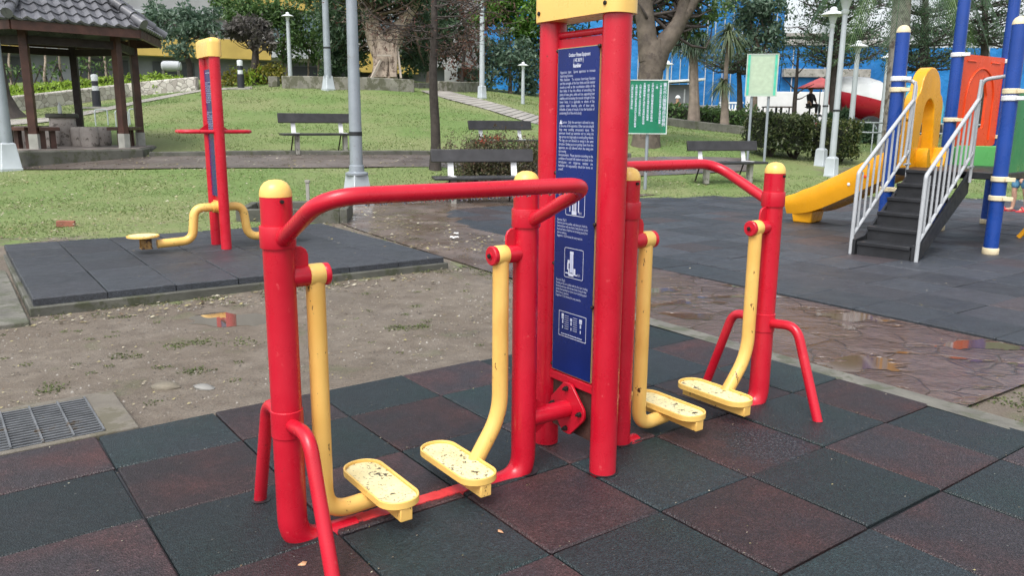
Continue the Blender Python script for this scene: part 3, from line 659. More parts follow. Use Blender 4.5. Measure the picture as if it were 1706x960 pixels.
# ---------------------------------------------------------------- waist twister behind
tp = (at(369, 411, 8)); tp = CAMP+(tp-CAMP)*((ZM-CZ)/(tp[2]-CZ))
tw = thing('waist_twister', 'tall red twisting machine with yellow cap and round yellow foot plates on rear mat', 'exercise machine', tp, MROT)
TH = at(365, 96, tp[1])[2]-ZM
for s in (-1, 1): MB().tube([(0, s*.175, 0), (0, s*.175, TH+.02)], .050, 22).build('pillar_tube', RED, tw)
cap('pillar_cap', tw, TH, TH+.175, .066, .232)
MB().box((0, 0, (TH+.45)/2), (.02, .27, TH-.45)).build('backing_panel', RED, tw)
sb2 = MB().box((-.018, 0, TH/2+.2), (.012, .235, TH-.62)).build('sign_board', NAVY, tw)
XF = -.0255
_sb = sb; sb = sb2
bt('Outdoor Fitness Equipment', 0, TH-.13, .0215, 'CENTER', m=WHT, sx=.58)
bt(para, VL, TH-.22, .0178, 'JUSTIFY', W_, .56, .95)
bt(para, VL, TH-.50, .0178, 'JUSTIFY', W_, .56, .95)
sb = _sb
hz = at(362, 219, tp[1])[2]-ZM
for s in (-1, 1):
    pl = fillet([(s*.02, -.17, hz), (s*.12, -.165, hz), (s*.33, -.14, hz), (s*.33, .14, hz), (s*.12, .165, hz), (s*.02, .17, hz)], [0, .06, .12, .12, .06, 0], 8)
    h = MB().tube(pl, .018, 12).build('handrail', RED, tw)
    MB().add([(s*.05, -.003, hz), (s*.16, -.003, hz), (s*.05, -.003, hz+.085), (s*.05, .003, hz), (s*.16, .003, hz), (s*.05, .003, hz+.085)], [(0, 1, 2), (5, 4, 3), (0, 3, 4, 1), (1, 4, 5, 2), (2, 5, 3, 0)], False).build('gusset', RED, h)
    MB().beam((s*.05, -.166, hz), (s*.05, .166, hz), .02, .035).build('bracket', RED, h)
    pl = fillet([(s*.0, 0, .40), (s*.235, 0, .40), (s*.27, 0, .085), (s*.60, 0, .075)], [0, .10, .12, 0], 9)
    am = MB().tube(pl, .042, 20).build('swing_arm', YEL, tw)
    MB().lathe([(.055, -.03), (.055, .03)], (s*.03, 0, .40), 16, (1, 0, 0)).build('pivot_hub', YEL, am)
    ds = MB().lathe([(.135, .148), (.145, .152), (.145, .166), (.138, .168), (.132, .164), (.003, .164)], (s*.72, 0, 0), 28)
    ds = ds.build('foot_plate', YELC, tw)
    MB().lathe([(.12, .1655), (.12, .1685), (.002, .1685)], (s*.72, 0, 0), 24).build('grip_plate', TRAY, ds)
    bb = MB(); bb.box((s*.70, .05, .095), (.09, .012, .11)); bb.box((s*.70, -.05, .095), (.09, .012, .11)); bb.box((s*.70, 0, .045), (.10, .11, .012)); bb.tube([(s*.70, -.06, .07), (s*.70, .06, .07)], .016, 10)
    bb.build('plate_bracket', mat('rusty_yellow', (.35, .2, .06), .6, .5, 12, dirt=(.05, .02, .01), dthr=.5), ds)
MB().box((0, 0, .40), (.03, .33, .12)).build('pivot_block', YEL, tw, bevel=.005)

# ---------------------------------------------------------------- benches
def bench(label, loc, rz, L=1.75, group='wooden park benches'):
    t = thing('park_bench', label, 'bench', loc, rz, group)
    MB().box((0, -.14, .425), (L, .40, .05)).build('seat', WOODB, t, bevel=.012)
    tl_ = Matrix.Rotation(R(-14), 3, 'X')
    MB().box((0, .115, .775), (L, .05, .215), M=tl_).build('backrest', WOODB, t, bevel=.010)
    for s in (-1, 1):
        x = s*L*.31
        MB().beam((x, .082, .43), (x, .172, .86), .014, .10, (1, 0, 0)).box((x, -.10, .454), (.075, .30, .010)).build('back_bracket', WHITEP, t)
        MB().box((x, -.16, .20), (.085, .14, .42)).build('leg', CONC, t, bevel=.008)
        MB().beam((x-.03, .03, .40), (x-.06, .19, -.02), .022, .022).build('strut', WOODK, t)
    return t
def gl(px, py, Y): 
    p = gp(px, py, Y); return (p[0], p[1], p[2])
bench('dark wooden bench on the lawn edge in front of the brown bush', gl(806, 335, 13.5), R(14))
bench('dark bench at the foot of the hill left of the bare young tree', gl(533, 262, 18.3), R(30))
bench('dark bench by the pale notice board and clipped hedges', gl(1205, 303, 17.4), R(20), 1.75)
bench('dark bench half hidden behind the brown bush', gl(838, 262, 18.9), R(35))

# ---------------------------------------------------------------- lamps and poles
def lamp(label, loc, h, r0=.07, r1=.045, box=True, head=1.0, group='park lamps', m=GALVL, straps=()):
    t = thing('street_lamp', label, 'lamp', loc, 0, group); k = head
    MB().tube([(0, 0, 0), (0, 0, h-.5*k)], [r0, r1], 16).build('pole', m, t)
    if box: MB().lathe([(.185, -.1), (.185, .02), (.175, .03), (.155, .42), (.10, .46)], n=4).build('base_box', m, t, bevel=.01)
    MB().lathe([(r1, 0), (.075*k, .03*k), (.08*k, .08*k), (.06*k, .10*k), (.12*k, .30*k), (.13*k, .40*k)], (0, 0, h-.55*k), 20).build('lantern', LAMPG, t)
    MB().lathe([(.34*k, 0), (.34*k, .015*k), (.24*k, .07*k), (.12*k, .11*k), (.10*k, .12*k), (.10*k, .17*k), (.06*k, .215*k), (.01*k, .23*k)], (0, 0, h-.20*k), 24).build('shade', LAMPW, t)
    for z in straps: MB().lathe([(r0*1.0, -.02), (r0*1.02, .02)], (0, 0, z), 14).build('strap', BLACKP, t)
    return t
def pole(label, loc, h, r0, r1, straps=(), base='box'):
    t = thing('light_pole', label, 'pole', loc, 0, 'tall grey light poles')
    MB().tube([(0, 0, 0), (0, 0, h)], [r0, r1], 18).build('pole', GALV, t)
    MB().lathe([(.27, -.15), (.27, .03), (.25, .05), (.175, .50), (.135, .52)], n=4).build('base_box', GALVL, t, bevel=.012)
    if base == 'flange':
        MB().lathe([(r0*1.7, 0), (r0*1.7, .03), (r0*1.15, .05), (r0*1.1, .14), (r0, .15)], (0, 0, .47), 18).build('flange', GALV, t)
    for z in straps: MB().lathe([(r0*.97, -.03), (r0*.99, .03)], (0, 0, z), 14).build('strap', BLACKP, t)
    return t
p = pole('tall grey light pole on the muddy patch behind the front handrail', gl(596, 345, 12.6), 4.6, .105, .07, (1.1,), 'flange')
pole('tall grey light pole beside the gazebo with square base', gl(16, 279, 15.6), 4.8, .115, .06)
pole('tall grey light pole in front of the stone wall on the hill top', gl(547, 146, 30.6), 5.5, .14, .10, (1.5,))
lamp('slim lamp with white saucer shade left of the hilltop light pole', gl(484, 132, 33), 2.75, .09, .07, False, .72)
lamp('lamp with white saucer shade by the right end of the hilltop wall', gl(803, 152, 30.5), 3.72, .10, .08, True, .80)
lamp('short lamp with white shade on the lawn left of the red pillar', gl(871, 172, 30.5), 1.5, .07, .055, False, .60)
lamp('lamp with white shade rising behind the green notice board', gl(1108, 210, 27), 2.15, .055, .045, False, .58)
lamp('tallest grey lamp beside the clipped hedges, nearest of a pair', gl(1384, 293, 18.8), 4.2, .078, .055, True, 1.1, straps=(1.5,))
lamp('grey lamp just behind the tallest one beside the clipped hedges', gl(1367, 272, 20.6), 3.85, .068, .05, True, .88, straps=(1.5,))
lamp('grey lamp standing in front of the mixer truck drum', gl(1418, 205, 27.5), at(1418, 68, 27.5)[2]-gl(1418, 205, 27.5)[2], .095, .075, False, .92)
lamp('grey lamp between the mixer truck and the palm trunk', gl(1467, 222, 27.5), at(1467, 89, 27.5)[2]-gl(1467, 222, 27.5)[2], .09, .065, False, .66)

# ---------------------------------------------------------------- notice boards
def board(name, label, c, w, h, zc, poles, mface, mframe, rz, edge=None):
    t = thing(name, label, 'sign', c, rz)
    MB().box((0, 0, zc), (w, .03, h)).build('panel', mface, t)
    fr = MB(); e = .018
    for s in (-1, 1):
        fr.box((s*(w/2+e/2-.004), -.003, zc), (e, .046, h+2*e)); fr.box((0, -.003, zc+s*(h/2+e/2-.004)), (w-.006, .044, e))
    fr.build('frame', mframe, t)
    for x in poles: MB().tube([(x, .045, -.1), (x, .045, zc+h/2-.05)], .033, 14).build('pole', GALV, t)
    return t
GSIGN = mat('green_sign_paint', (.004, .17, .085), .35, .15, 3, dirt=(.10, .15, .075), dthr=.60, dscale=2)
g = gl(1074, 317, 15.9)
gs = board('notice_board', 'green notice board with columns of white writing beside the red pillar', (g[0]-.05, g[1], g[2]), .82, 1.0, 1.60, (.06,), GSIGN, mat('sign_edge', (.5, .55, .52), .5), R(-4))
VM = Matrix(((1, 0, 0), (0, 0, -1), (0, 1, 0))).to_4x4()
def vtext(s, x, z, size): return text('\n'.join(s), gs, (x, -.0165, z), size, WHT, M=VM, ax='CENTER', space=1.0, name='lettering', bold=.0006)
for k, (s, sz) in enumerate((('臺北市公園管理自治條例', .075), ('一本公園開放供民眾休憩使用請共同維護', .043), ('二請', .043), ('三園內禁止擅自營業及張貼廣告物品', .046), ('四不得攀折花木損壞設施或污染環境', .043), ('五攜帶寵物應以鍊繩牽引並清除其排泄物', .044),
                            ('六禁止車輛進入及停放於園區內', .043), ('七請勿隨地吐痰亂丟果皮紙屑及其他廢棄物', .043), ('八遊戲設施請依規定使用', .043), ('九違反以上規定者依公園管理自治條例處罰', .046))):
    vtext(s, .355-k*.078, 2.055-(.0 if k in (0, 1, 3, 5) else .03), sz)
g = gl(1258, 287, 20.2)
PSIGN = mat('pale_green_board', (.36, .47, .36), .5, .06, 2)
ps = board('notice_board', 'pale green notice board on two poles above the clipped hedge', g, .72, .98, 2.09, (-.20, .20), PSIGN, mat('pale_frame', (.45, .52, .47), .5), R(-12))
for s in (-1, 1): MB().box((s*.315, -.0165, 2.09), (.055, .004, .96)).build('side_band', mat('green_band', (.08, .48, .33), .45), ps)
MB().prism([(-.255, 1.66), (.255, 1.66), (.255, 2.52), (-.255, 2.52)], .0152, .0165, VM.to_3x3()).build('notice_sheet', mat('faded_notice', (.40, .50, .37), .6, .1, 9), ps)

# ---------------------------------------------------------------- small things on the ground
dc = gw(-1.72, 1.66); dg = thing('drain_grate', 'grey steel drain grate set in concrete at the edge of the rubber tiles', 'drain cover', (dc[0], dc[1], -.012), GYAW)
fr = MB()
for c, d in (((-.05, .335), (.88, .045)), ((-.05, -.235), (.88, .035)), ((-.42, .05), (.14, .535)), ((.325, .05), (.13, .535))): fr.box((c[0], c[1], -.05), (d[0], d[1], .13))
fr.build('concrete_frame', mat('earthy_concrete', (.15, .135, .11), .8, .3, 5, .4, 40, dirt=(.11, .10, .07), dthr=.5, dscale=5), dg, bevel=.005)
MB().box((-.04, .05, -.16), (.62, .54, .02)).build('sump_floor', BLACKP, dg)
gr_ = MB()
for k in range(16): gr_.box((-.04, -.20+k*.0335, .0), (.60, .011, .025))
for k in range(6): gr_.box((-.335+k*.118, .05, .006), (.008, .52, .03))
gr_.build('grate', mat('grate_steel', (.19, .20, .21), .4, .3, 9, metal=.5, dirt=(.12, .09, .06), dthr=.58), dg)
p = hit(384, 540, 4, 8)
pw = NT('puddle_water'); pw.set((.10, .080, .058), .015, .75); pw.p.inputs['Coat Weight'].default_value = .5; pw.p.inputs['Coat Roughness'].default_value = .01
pp_ = [((.27+.05*math.sin(3*a+1)+.035*math.sin(5*a))*math.cos(a)*1.25, (.15+.03*math.sin(2*a+2)+.025*math.sin(7*a))*math.sin(a)) for a in [6.2832*k/40 for k in range(40)]]
p = PUD
pp_ = [(x*1.05, y*1.5) for x, y in pp_]
tag(MB().prism(pp_, -.03, .0).build('puddle', pw.m), 'shallow puddle in the bare earth reflecting the twisting machine', 'puddle').location = (p[0], p[1], p[2]-.0115)
def rock(label, px, py, s, m, name='stone', cat='stone', flat=.5, y0=4):
    p = hit(px, py, y0, 20); b = MB(); n = 10; rows = []
    v = [(0, 0, s*flat)]; 
    for a, zz in ((.55, .85), (.9, .45), (1., .0), (.9, -.4)):
        for k in range(n):
            an = 2*math.pi*k/n; q = s*a*(1+random.uniform(-.16, .16)); v.append((q*math.cos(an)*1.35, q*math.sin(an)*.8, s*flat*zz+random.uniform(-.04, .04)*s))
    f = [(0, 1+k, 1+(k+1) % n) for k in range(n)]+[(1+r_*n+k, 1+(r_+1)*n+k, 1+(r_+1)*n+(k+1) % n, 1+r_*n+(k+1) % n) for r_ in range(3) for k in range(n)]
    b.add(v, f); o = b.build(name, m, None, ang=60); o.location = p+np.array([0, 0, s*.05]); o.rotation_euler = (0, 0, random.uniform(-.5, .5)); return tag(o, label, cat)
SAND = mat('sand_stone', (.16, .14, .105), .7, .25, 8, .4, 40)
rock('flat sandy stone in the bare earth near the checkered floor', 276, 651, .058, SAND)
rock('flat pale stone beside the sandy one in the bare earth', 340, 655, .046, mat('pale_rock', (.21, .205, .19), .6, .2, 8, .3, 40), flat=.4)
rock('grey stone against the front edge of the rear rubber mat', 421, 445, .055, SAND, flat=.8, y0=5)
p = hit(110, 377, 8, 14); bk = MB().box((0, 0, .03), (.19, .095, .07)).build('brick', mat('brick_red', (.26, .10, .065), .8, .3, 12, .3, 50), bevel=.006); bk.location = p; bk.rotation_euler = (0, .05, .3); tag(bk, 'red brick lying in the grass behind the rear mat', 'brick')
PAPER = mat('white_paper', (.72, .71, .68), .7, .1, 9)
for px, py, s, lab in ((757, 401, .07, 'crumpled white paper scrap on the wet path, nearer of two'), (760, 394, .055, 'crumpled white paper scrap on the wet path, farther of two'), (767, 334, .09, 'white litter beside a bench leg on the grass')):
    p = hit(px, py, 6, 16); b = MB(); n = 7
    v = [(s*(i/(n-1)-.5)*1.5, s*(j/3-.5), .012+random.random()*s*.3) for i in range(n) for j in range(4)]
    b.add(v, [(i*4+j, (i+1)*4+j, (i+1)*4+j+1, i*4+j+1) for i in range(n-1) for j in range(3)], False)
    o = b.build('paper_scrap', PAPER); so = o.modifiers.new('s', 'SOLIDIFY'); so.thickness = .004; o.location = p+np.array([0, 0, .02]); o.rotation_euler = (0, 0, random.random()*3); tag(o, lab, 'litter')
# low concrete box behind the rear mat
pl_ = gl(493, 366, 10.6); kb = thing('planter_box', 'low dark concrete box kerb behind the rear rubber mat', 'planter', pl_, MROT*.2)
bb = MB()
bb.box((0, -.28, .04), (1.2, .10, .26)); bb.box((0, .62, .05), (1.2, .10, .26)); bb.box((-.65, .17, .04), (.10, 1.0, .26)); bb.box((.65, .17, .04), (.10, 1.0, .26)); bb.build('kerb_ring', CONCD, kb, bevel=.012)
MB().box((0, .17, .0), (1.2, .8, .16)).build('soil', mat('soil', (.07, .05, .035), .9, .4, 20, .6, 50), kb)
tag(MB().box((0, 0, .17), (.05, .03, .42)).box((0, 0, .40), (.07, .05, .04)).build('marker_post', CONC, bevel=.006), 'small grey marker post behind the dark box kerb', 'post').location = gl(514, 352, 11.8)

# ---------------------------------------------------------------- gazebo
P2 = gp(208, 246, 17.6); th = math.atan2(208-853, F)
e_ = np.array([math.cos(th), -math.sin(th)]); e_ = np.array([math.cos(th), math.sin(-th)]); g_ = np.array([math.sin(th), math.cos(th)]); e_ = np.array([g_[1], -g_[0]])
def hexdir(a): return e_*math.cos(R(a))+g_*math.sin(R(a))
S_ = 1.72; cen = P2[:2]+hexdir(138)*S_
HZ = at(208, 246, 17.6)[2]
gz = thing('gazebo', 'dark timber gazebo with grey tiled hip roof on a raised platform', 'gazebo', (cen[0], cen[1], HZ), 0)
cor = []
q = P2[:2].copy()
for k, a in enumerate((78, 138, 198, 258, 318, 18)):
    cor.append(q-cen); q = q+hexdir(a)*S_
# cor[0]=front right, 1=right, 2=back, 3=back left, 4=left, 5=front left
def hexpoly(k, z=None): return [(c[0]*k, c[1]*k) for c in cor]
MB().prism(hexpoly(1.27), -.62, -.02).build('platform', CONCD, gz, bevel=.03)
MB().prism(hexpoly(1.22), -.02, .0).build('platform_paving', mat('worn_paving', (.22, .19, .17), .6, .3, 3, .3, 20), gz)
EZ = at(130, 52, 17.0)[2]-HZ       # eave height above the platform
print('gazebo eave', EZ, 'platform z', HZ, 'terrain', zt1(*P2[:2]))
for i, c in enumerate(cor):
    ps_ = MB().box((c[0], c[1], EZ/2), (.15, .15, EZ+.1), math.atan2(c[1], c[0])).build('post', WOODK if i in (2, 3) else WOODG, gz, bevel=.008)  # back posts get the darker wood, so their shade is painted into the colour
    MB().box((c[0], c[1], .15), (.165, .165, .30), math.atan2(c[1], c[0])).build('post_foot', mat('post_foot_paint', (.38, .38, .34), .6, .2, 5), ps_)
    d = cor[(i+1) % 6]
    MB().beam((c[0], c[1], EZ-.22), (d[0], d[1], EZ-.22), .09, .16).build('tie_beam', WOODK, gz)
    c2, d2 = c*1.36, d*1.36
    MB().beam((c2[0], c2[1], EZ-.0), (d2[0], d2[1], EZ-.0), .06, .17).build('eave_board', WOODG, gz)
    # seats between the posts (open on the front right)
    if i != 1:
        m1, m2 = c+(d-c)*.10, c+(d-c)*.92
        if i == 5: m1, m2 = c+(d-c)*.05, c+(d-c)*.27
        st = MB(); inn = -(c+d)/2; inn = inn/np.linalg.norm(inn)*.14
        st.beam((m1[0]+inn[0], m1[1]+inn[1], .40), (m2[0]+inn[0], m2[1]+inn[1], .40), .46, .07)
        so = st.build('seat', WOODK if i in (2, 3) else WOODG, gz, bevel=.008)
        for k in range(5 if i != 5 else 2):
            f_ = (k+.5)/(5 if i != 5 else 2); q_ = m1+(m2-m1)*f_+inn; MB().box((q_[0], q_[1], .18), (.10, .10, .36), math.atan2(*(d-c)[::-1])).build('seat_leg', WOODG, so)
RISE = 1.75
apex = Vector((0, 0, EZ+.10+RISE))
def roof_face(i):
    a = Vector((*(cor[i]*1.40), EZ+.10)); b_ = Vector((*(cor[(i+1) % 6]*1.40), EZ+.10)); mid = (a+b_)/2; L = (b_-a).length
    ux = (b_-a).normalized(); us = (apex-mid); SL = us.length; us.normalize(); nn = ux.cross(us).normalized()
    if nn.z < 0: nn = -nn
    tw_, tr = .235, .25; nr = int(SL/tr)+1; V = []; Fc = []
    for r_ in range(nr):
        s0, s1 = r_*tr, min((r_+1)*tr+.03, SL)
        if s0 >= SL: break
        hw = L/2*(1-s0/SL)+.06; ncol = int(math.ceil(2*hw/tw_*6)); x0 = -math.ceil(hw/tw_)*tw_
        xs = [x0+k*tw_/6 for k in range(int(2*(-x0)/tw_*6)+1)]
        o = len(V)
        for x in xs:
            ph = (x/tw_) % 1.0
            w = .030*math.sin(2*math.pi*ph)+.012*math.sin(4*math.pi*ph)
            sg = .018*math.cos(2*math.pi*ph)
            for s_, hh in ((s0+sg, .0+w*.9), (s0+sg, .050+w), (s1+sg, .012+w*.9)):
                V.append(mid+ux*x+us*s_+nn*hh)
        for k in range(len(xs)-1):
            xm = (xs[k]+xs[k+1])/2
            if abs(xm) > L/2*(1-s0/SL)+.02: continue
            for j in (0, 1): Fc.append((o+k*3+j, o+(k+1)*3+j, o+(k+1)*3+j+1, o+k*3+j+1))
    return V, Fc
roof = MB()
for i in range(6):
    V, Fc = roof_face(i); roof.add(V, Fc)
    a = Vector((*(cor[i]*1.40), EZ+.10)); b_ = Vector((*(cor[(i+1) % 6]*1.40), EZ+.10))
    roof.add([a+Vector((0, 0, .0)), b_+Vector((0, 0, .0)), apex-Vector((0, 0, .03))], [(0, 1, 2)], False)
ro = roof.build('roof', TILE, gz, ang=50)
for i in range(6):
    a = Vector((*(cor[i]*1.44), EZ+.12)); d = apex-a; b = MB(); n = 10
    for k in range(n):
        p0 = a+d*(k/n)+Vector((0, 0, .07)); p1 = a+d*((k+1.12)/n)+Vector((0, 0, .05)); b.tube([p0, p1], [.105, .085], 12)
    b.build('ridge_cap', TILE, ro)
# stone table and stools under the roof
tc = at(108, 240, 18.7); tz = HZ
tb = thing('stone_table', 'round stone table with dark top in the middle of the gazebo', 'table', (tc[0], tc[1], tz))
MB().lathe([(.30, 0), (.28, .25), (.27, .62)], n=20).build('pedestal', STONE, tb); MB().lathe([(.32, .62), (.34, .64), (.34, .70), (.32, .72)], n=28).build('top', CONCD, tb)
for px, Y, lab in ((86, 18.2, 'pale stone stool left of the gazebo table'), (135, 18.5, 'pale stone stool just right of the gazebo table'), (151, 18.1, 'pale stone stool in front of the gazebo post on the right'), (172, 18.9, 'pale stone stool nearest the right gazebo seat'), (40, 18.4, 'pale stone stool by the front left gazebo post')):
    c = at(px, 240, Y); tag(MB().lathe([(.17, 0), (.19, .08), (.19, .34), (.175, .42), (.15, .43)], n=18).build('stone_stool', STONE), lab, 'stool', 'stone stools in the gazebo').location = (c[0], c[1], tz)
bo = thing('drink_bottle', 'pale drink bottle standing on the gazebo table', 'bottle', (tc[0]+.02, tc[1]-.1, tz+.721))
MB().lathe([(.04, 0), (.042, .02), (.042, .16), (.018, .21), (.018, .225)], n=14).build('body', mat('pale_plastic', (.62, .66, .64), .3), bo); MB().lathe([(.02, .225), (.02, .25)], n=12).build('lid', WHITEP, bo)
for px, Y, lab in ((169, 22.3, 'steel bike hoop behind the back gazebo post'), (203, 22.2, 'steel bike hoop left of the front right gazebo post'), (226, 22.6, 'steel bike hoop right of the front right gazebo post')):
    p = gp(px, 205, Y); h = MB().tube(fillet([(-.14, 0, -.1), (-.14, 0, .42), (.16, .1, .42), (.16, .1, -.1)], .07, 6), .018, 10).build('bike_hoop', GALVL); h.location = p; h.rotation_euler = (0, 0, .4); tag(h, lab, 'bike rack', 'steel hoops behind the gazebo')
BLK = mat('bollard_black', (.02, .022, .03), .4)
for px, py, Y, lab in ((162, 181, 27.2, 'black and white bollard light behind the gazebo'), (402, 148, 31.6, 'black and white bollard light on the hill top path')):
    p = gp(px, py, Y); t = thing('bollard', lab, 'bollard', p, 0, 'black and white bollard lights')
    MB().lathe([(.13, -.1), (.13, .55)], n=16).build('shaft', BLK, t); MB().lathe([(.10, .55), (.10, .70)], n=16).build('light_band', LAMPW, t)
    MB().lathe([(.10, .70), (.10, .86)], n=16).build('collar', BLK, t); MB().lathe([(.105, .86), (.11, 1.02), (.10, 1.06), (.02, 1.08)], n=16).build('head', LAMPW, t)
    MB().box((0, 0, .0), (.9, .7, .06)).build('pad', CONC, t)

# ---------------------------------------------------------------- hill top walls
o = wall('retaining_wall', dense([hit(474, 146, 26, 36), hit(560, 148.5, 26, 36), hit(690, 152.5, 26, 36)]), .35, .44, CONCM, bevel=.03); tag(o, 'long mossy concrete retaining wall along the hill top', 'wall')
o = wall('retaining_wall', dense([hit(727, 152, 26, 38), hit(760, 153, 26, 38), hit(797, 152, 26, 38)]), .35, .38, CONCM, bevel=.03); tag(o, 'short concrete retaining wall right of the hill path', 'wall')
o = wall('low_step', dense([hit(688, 148, 28, 40)+[0, .6, 0], hit(728, 148, 28, 40)+[0, .6, 0]]), .5, .18, CONCD); tag(o, 'low dark step between the two hill top walls', 'step')
tag(MB().box((0, 0, .18), (.36, .36, .40)).build('stone_block', CONCM, bevel=.02), 'square concrete block left of the long hill top wall', 'block').location = hit(457, 144, 26, 36)
SW = [hit(18, 186, 22, 34), hit(60, 181, 22, 34), hit(130, 172, 22, 36), hit(220, 160, 22, 38), hit(330, 150, 24, 40)]
o = wall('stone_wall', dense(SW), .35, .50, STONEW, bevel=.04); tag(o, 'pale stone planter wall behind the gazebo', 'wall')

# ---------------------------------------------------------------- foliage tools
def leaf_mesh(name, P, m, size, parent=None, aspect=.42, droop=.35, updir=.6, jit=.35, kind=None):
    n = len(P); a = RNG.normal(size=(n, 3)); a[:, 2] -= droop; a /= np.linalg.norm(a, axis=1)[:, None]
    nrm = RNG.normal(size=(n, 3)); nrm[:, 2] += updir; b = np.cross(nrm, a); b /= (np.linalg.norm(b, axis=1)[:, None]+1e-9)
    c = np.cross(a, b); L = size*(1+jit*RNG.normal(size=n)).clip(.4, 1.8); w = L*aspect
    La, Wb = a*L[:, None], b*w[:, None]*.5; fold = c*(w*.18)[:, None]
    V = np.stack([P, P+La*.45+Wb+fold, P+La, P+La*.45-Wb+fold], 1).reshape(-1, 3)
    o = np_mesh(name, V, np.arange(4*n).reshape(n, 4), m, parent)
    if kind: o['kind'] = kind
    return o
def blob_points(c, r, n, clump=.22, nclump=None, hollow=.35):
    """clumpy points in an ellipsoid"""
    c = np.array(c, float); r = np.array(r, float)*np.ones(3); nclump = nclump or max(16, n//55)
    d = RNG.normal(size=(nclump, 3)); d /= np.linalg.norm(d, axis=1)[:, None]; rad = (hollow+(1-hollow)*RNG.random(nclump))**.6
    cc = d*rad[:, None]; k = RNG.integers(0, nclump, n); return c+(cc[k]+RNG.normal(size=(n, 3))*clump)*r, c+cc*r
BARK = mat('bark', (.115, .085, .065), .85, .35, 5, .8, 22, dirt=(.19, .16, .125), dthr=.55, dscale=4)
BARKD = mat('dark_bark', (.045, .036, .031), .85, .35, 6, .8, 25)
BARKP = mat('pale_bark', (.36, .29, .23), .8, .3, 4, .7, 18, dirt=(.14, .10, .075), dthr=.52, dscale=5)
LG = leafmat('leaf_green', [(.042, .09, .030), (.085, .16, .046), (.15, .245, .072)])
LD = leafmat('leaf_dark', [(.030, .062, .034), (.058, .11, .055), (.11, .17, .09)])
LB = leafmat('leaf_blue_green', [(.050, .095, .064), (.10, .165, .11), (.175, .245, .175)])
LBR = leafmat('leaf_bright', [(.05, .13, .018), (.10, .22, .03), (.17, .29, .05)])
LY = leafmat('leaf_yellow_green', [(.10, .13, .02), (.22, .22, .03), (.34, .28, .05)])
LP = leafmat('leaf_purple_grey', [(.07, .065, .06), (.125, .115, .105), (.18, .165, .15)])
LRB = leafmat('leaf_red_brown', [(.085, .035, .03), (.15, .07, .05), (.12, .10, .06)])
LH = leafmat('leaf_hedge', [(.018, .034, .012), (.06, .09, .028), (.15, .17, .075)], .35)
LLIME = leafmat('leaf_lime_hedge', [(.17, .28, .025), (.28, .42, .045), (.36, .50, .08)])
def world_r(px, Y): return px*Y/F
def limb(b, p, q, r0, r1, wob=.12, n=7):
    p, q = np.array(p, float), np.array(q, float); L = np.linalg.norm(q-p); pts = []
    o1 = RNG.normal(size=3)*L*wob*.5
    for k in range(n):
        s = k/(n-1); pts.append(p+(q-p)*s+o1*math.sin(math.pi*s)+RNG.normal(size=3)*L*.012*(0 < k < n-1)+np.array([0, 0, -L*.10*math.sin(math.pi*s)]))
    b.tube(pts, list(np.linspace(r0, r1, n)), 8); return pts
def tree(label, base, trunk, blobs, m, nleaf, size, r0, r1, bark=BARK, name='tree', cat='tree', group=None, aspect=.42, droop=.35, clump=.2, twigs=10, flare=1.5, hollow=.35):
    """trunk: [(px,py)] up from the base at depth Y ; blobs: [(px,py,Y,rx_px,rz_px)]"""
    Y = base[2]; B = gp(*base); t = thing(name, label, cat, B, random.random()*.0, group)
    tp_ = [np.array([0, 0, -.3])]+[at(x, y, Y)-B for x, y in trunk]
    tb_ = MB(); n = len(tp_); rr = list(np.linspace(r0, r1, n)); rr[0] = r0*flare
    if n > 1:
        tp_.insert(1, tp_[0]*.0+(tp_[1])*min(.18, .35/np.linalg.norm(tp_[1]))); rr.insert(1, r0)
    sm = [Vector(p) for p in tp_]; tb_.tube(sm, rr, 14)
    crown = []; top = tp_[-1]
    for (bx, by, bY, rx, rz) in blobs:
        c = at(bx, by, bY)-B; r = np.array([world_r(rx, bY), world_r(rx, bY)*.9, world_r(rz, bY)])
        nl = int(nleaf*rx*rz/ max(1, sum(q[3]*q[4] for q in blobs))); P, cc = blob_points(c, r, max(60, nl), clump, hollow=hollow)
        crown.append(P); j = tp_[max(1, int(len(tp_)*.6)):][int(RNG.integers(0, max(1, len(tp_)-max(1, int(len(tp_)*.6)))))]
        pts = limb(tb_, j, c, r1*.7, r1*.22)
        for k in range(min(twigs, len(cc))): limb(tb_, pts[int(RNG.integers(2, 7))], cc[k], r1*.20, r1*.05, .2, 5)
    tb_.build('trunk', bark, t, ang=80)
    if crown: leaf_mesh('crown', np.concatenate(crown), m, size*1.12, t, aspect*1.1, droop)
    return t

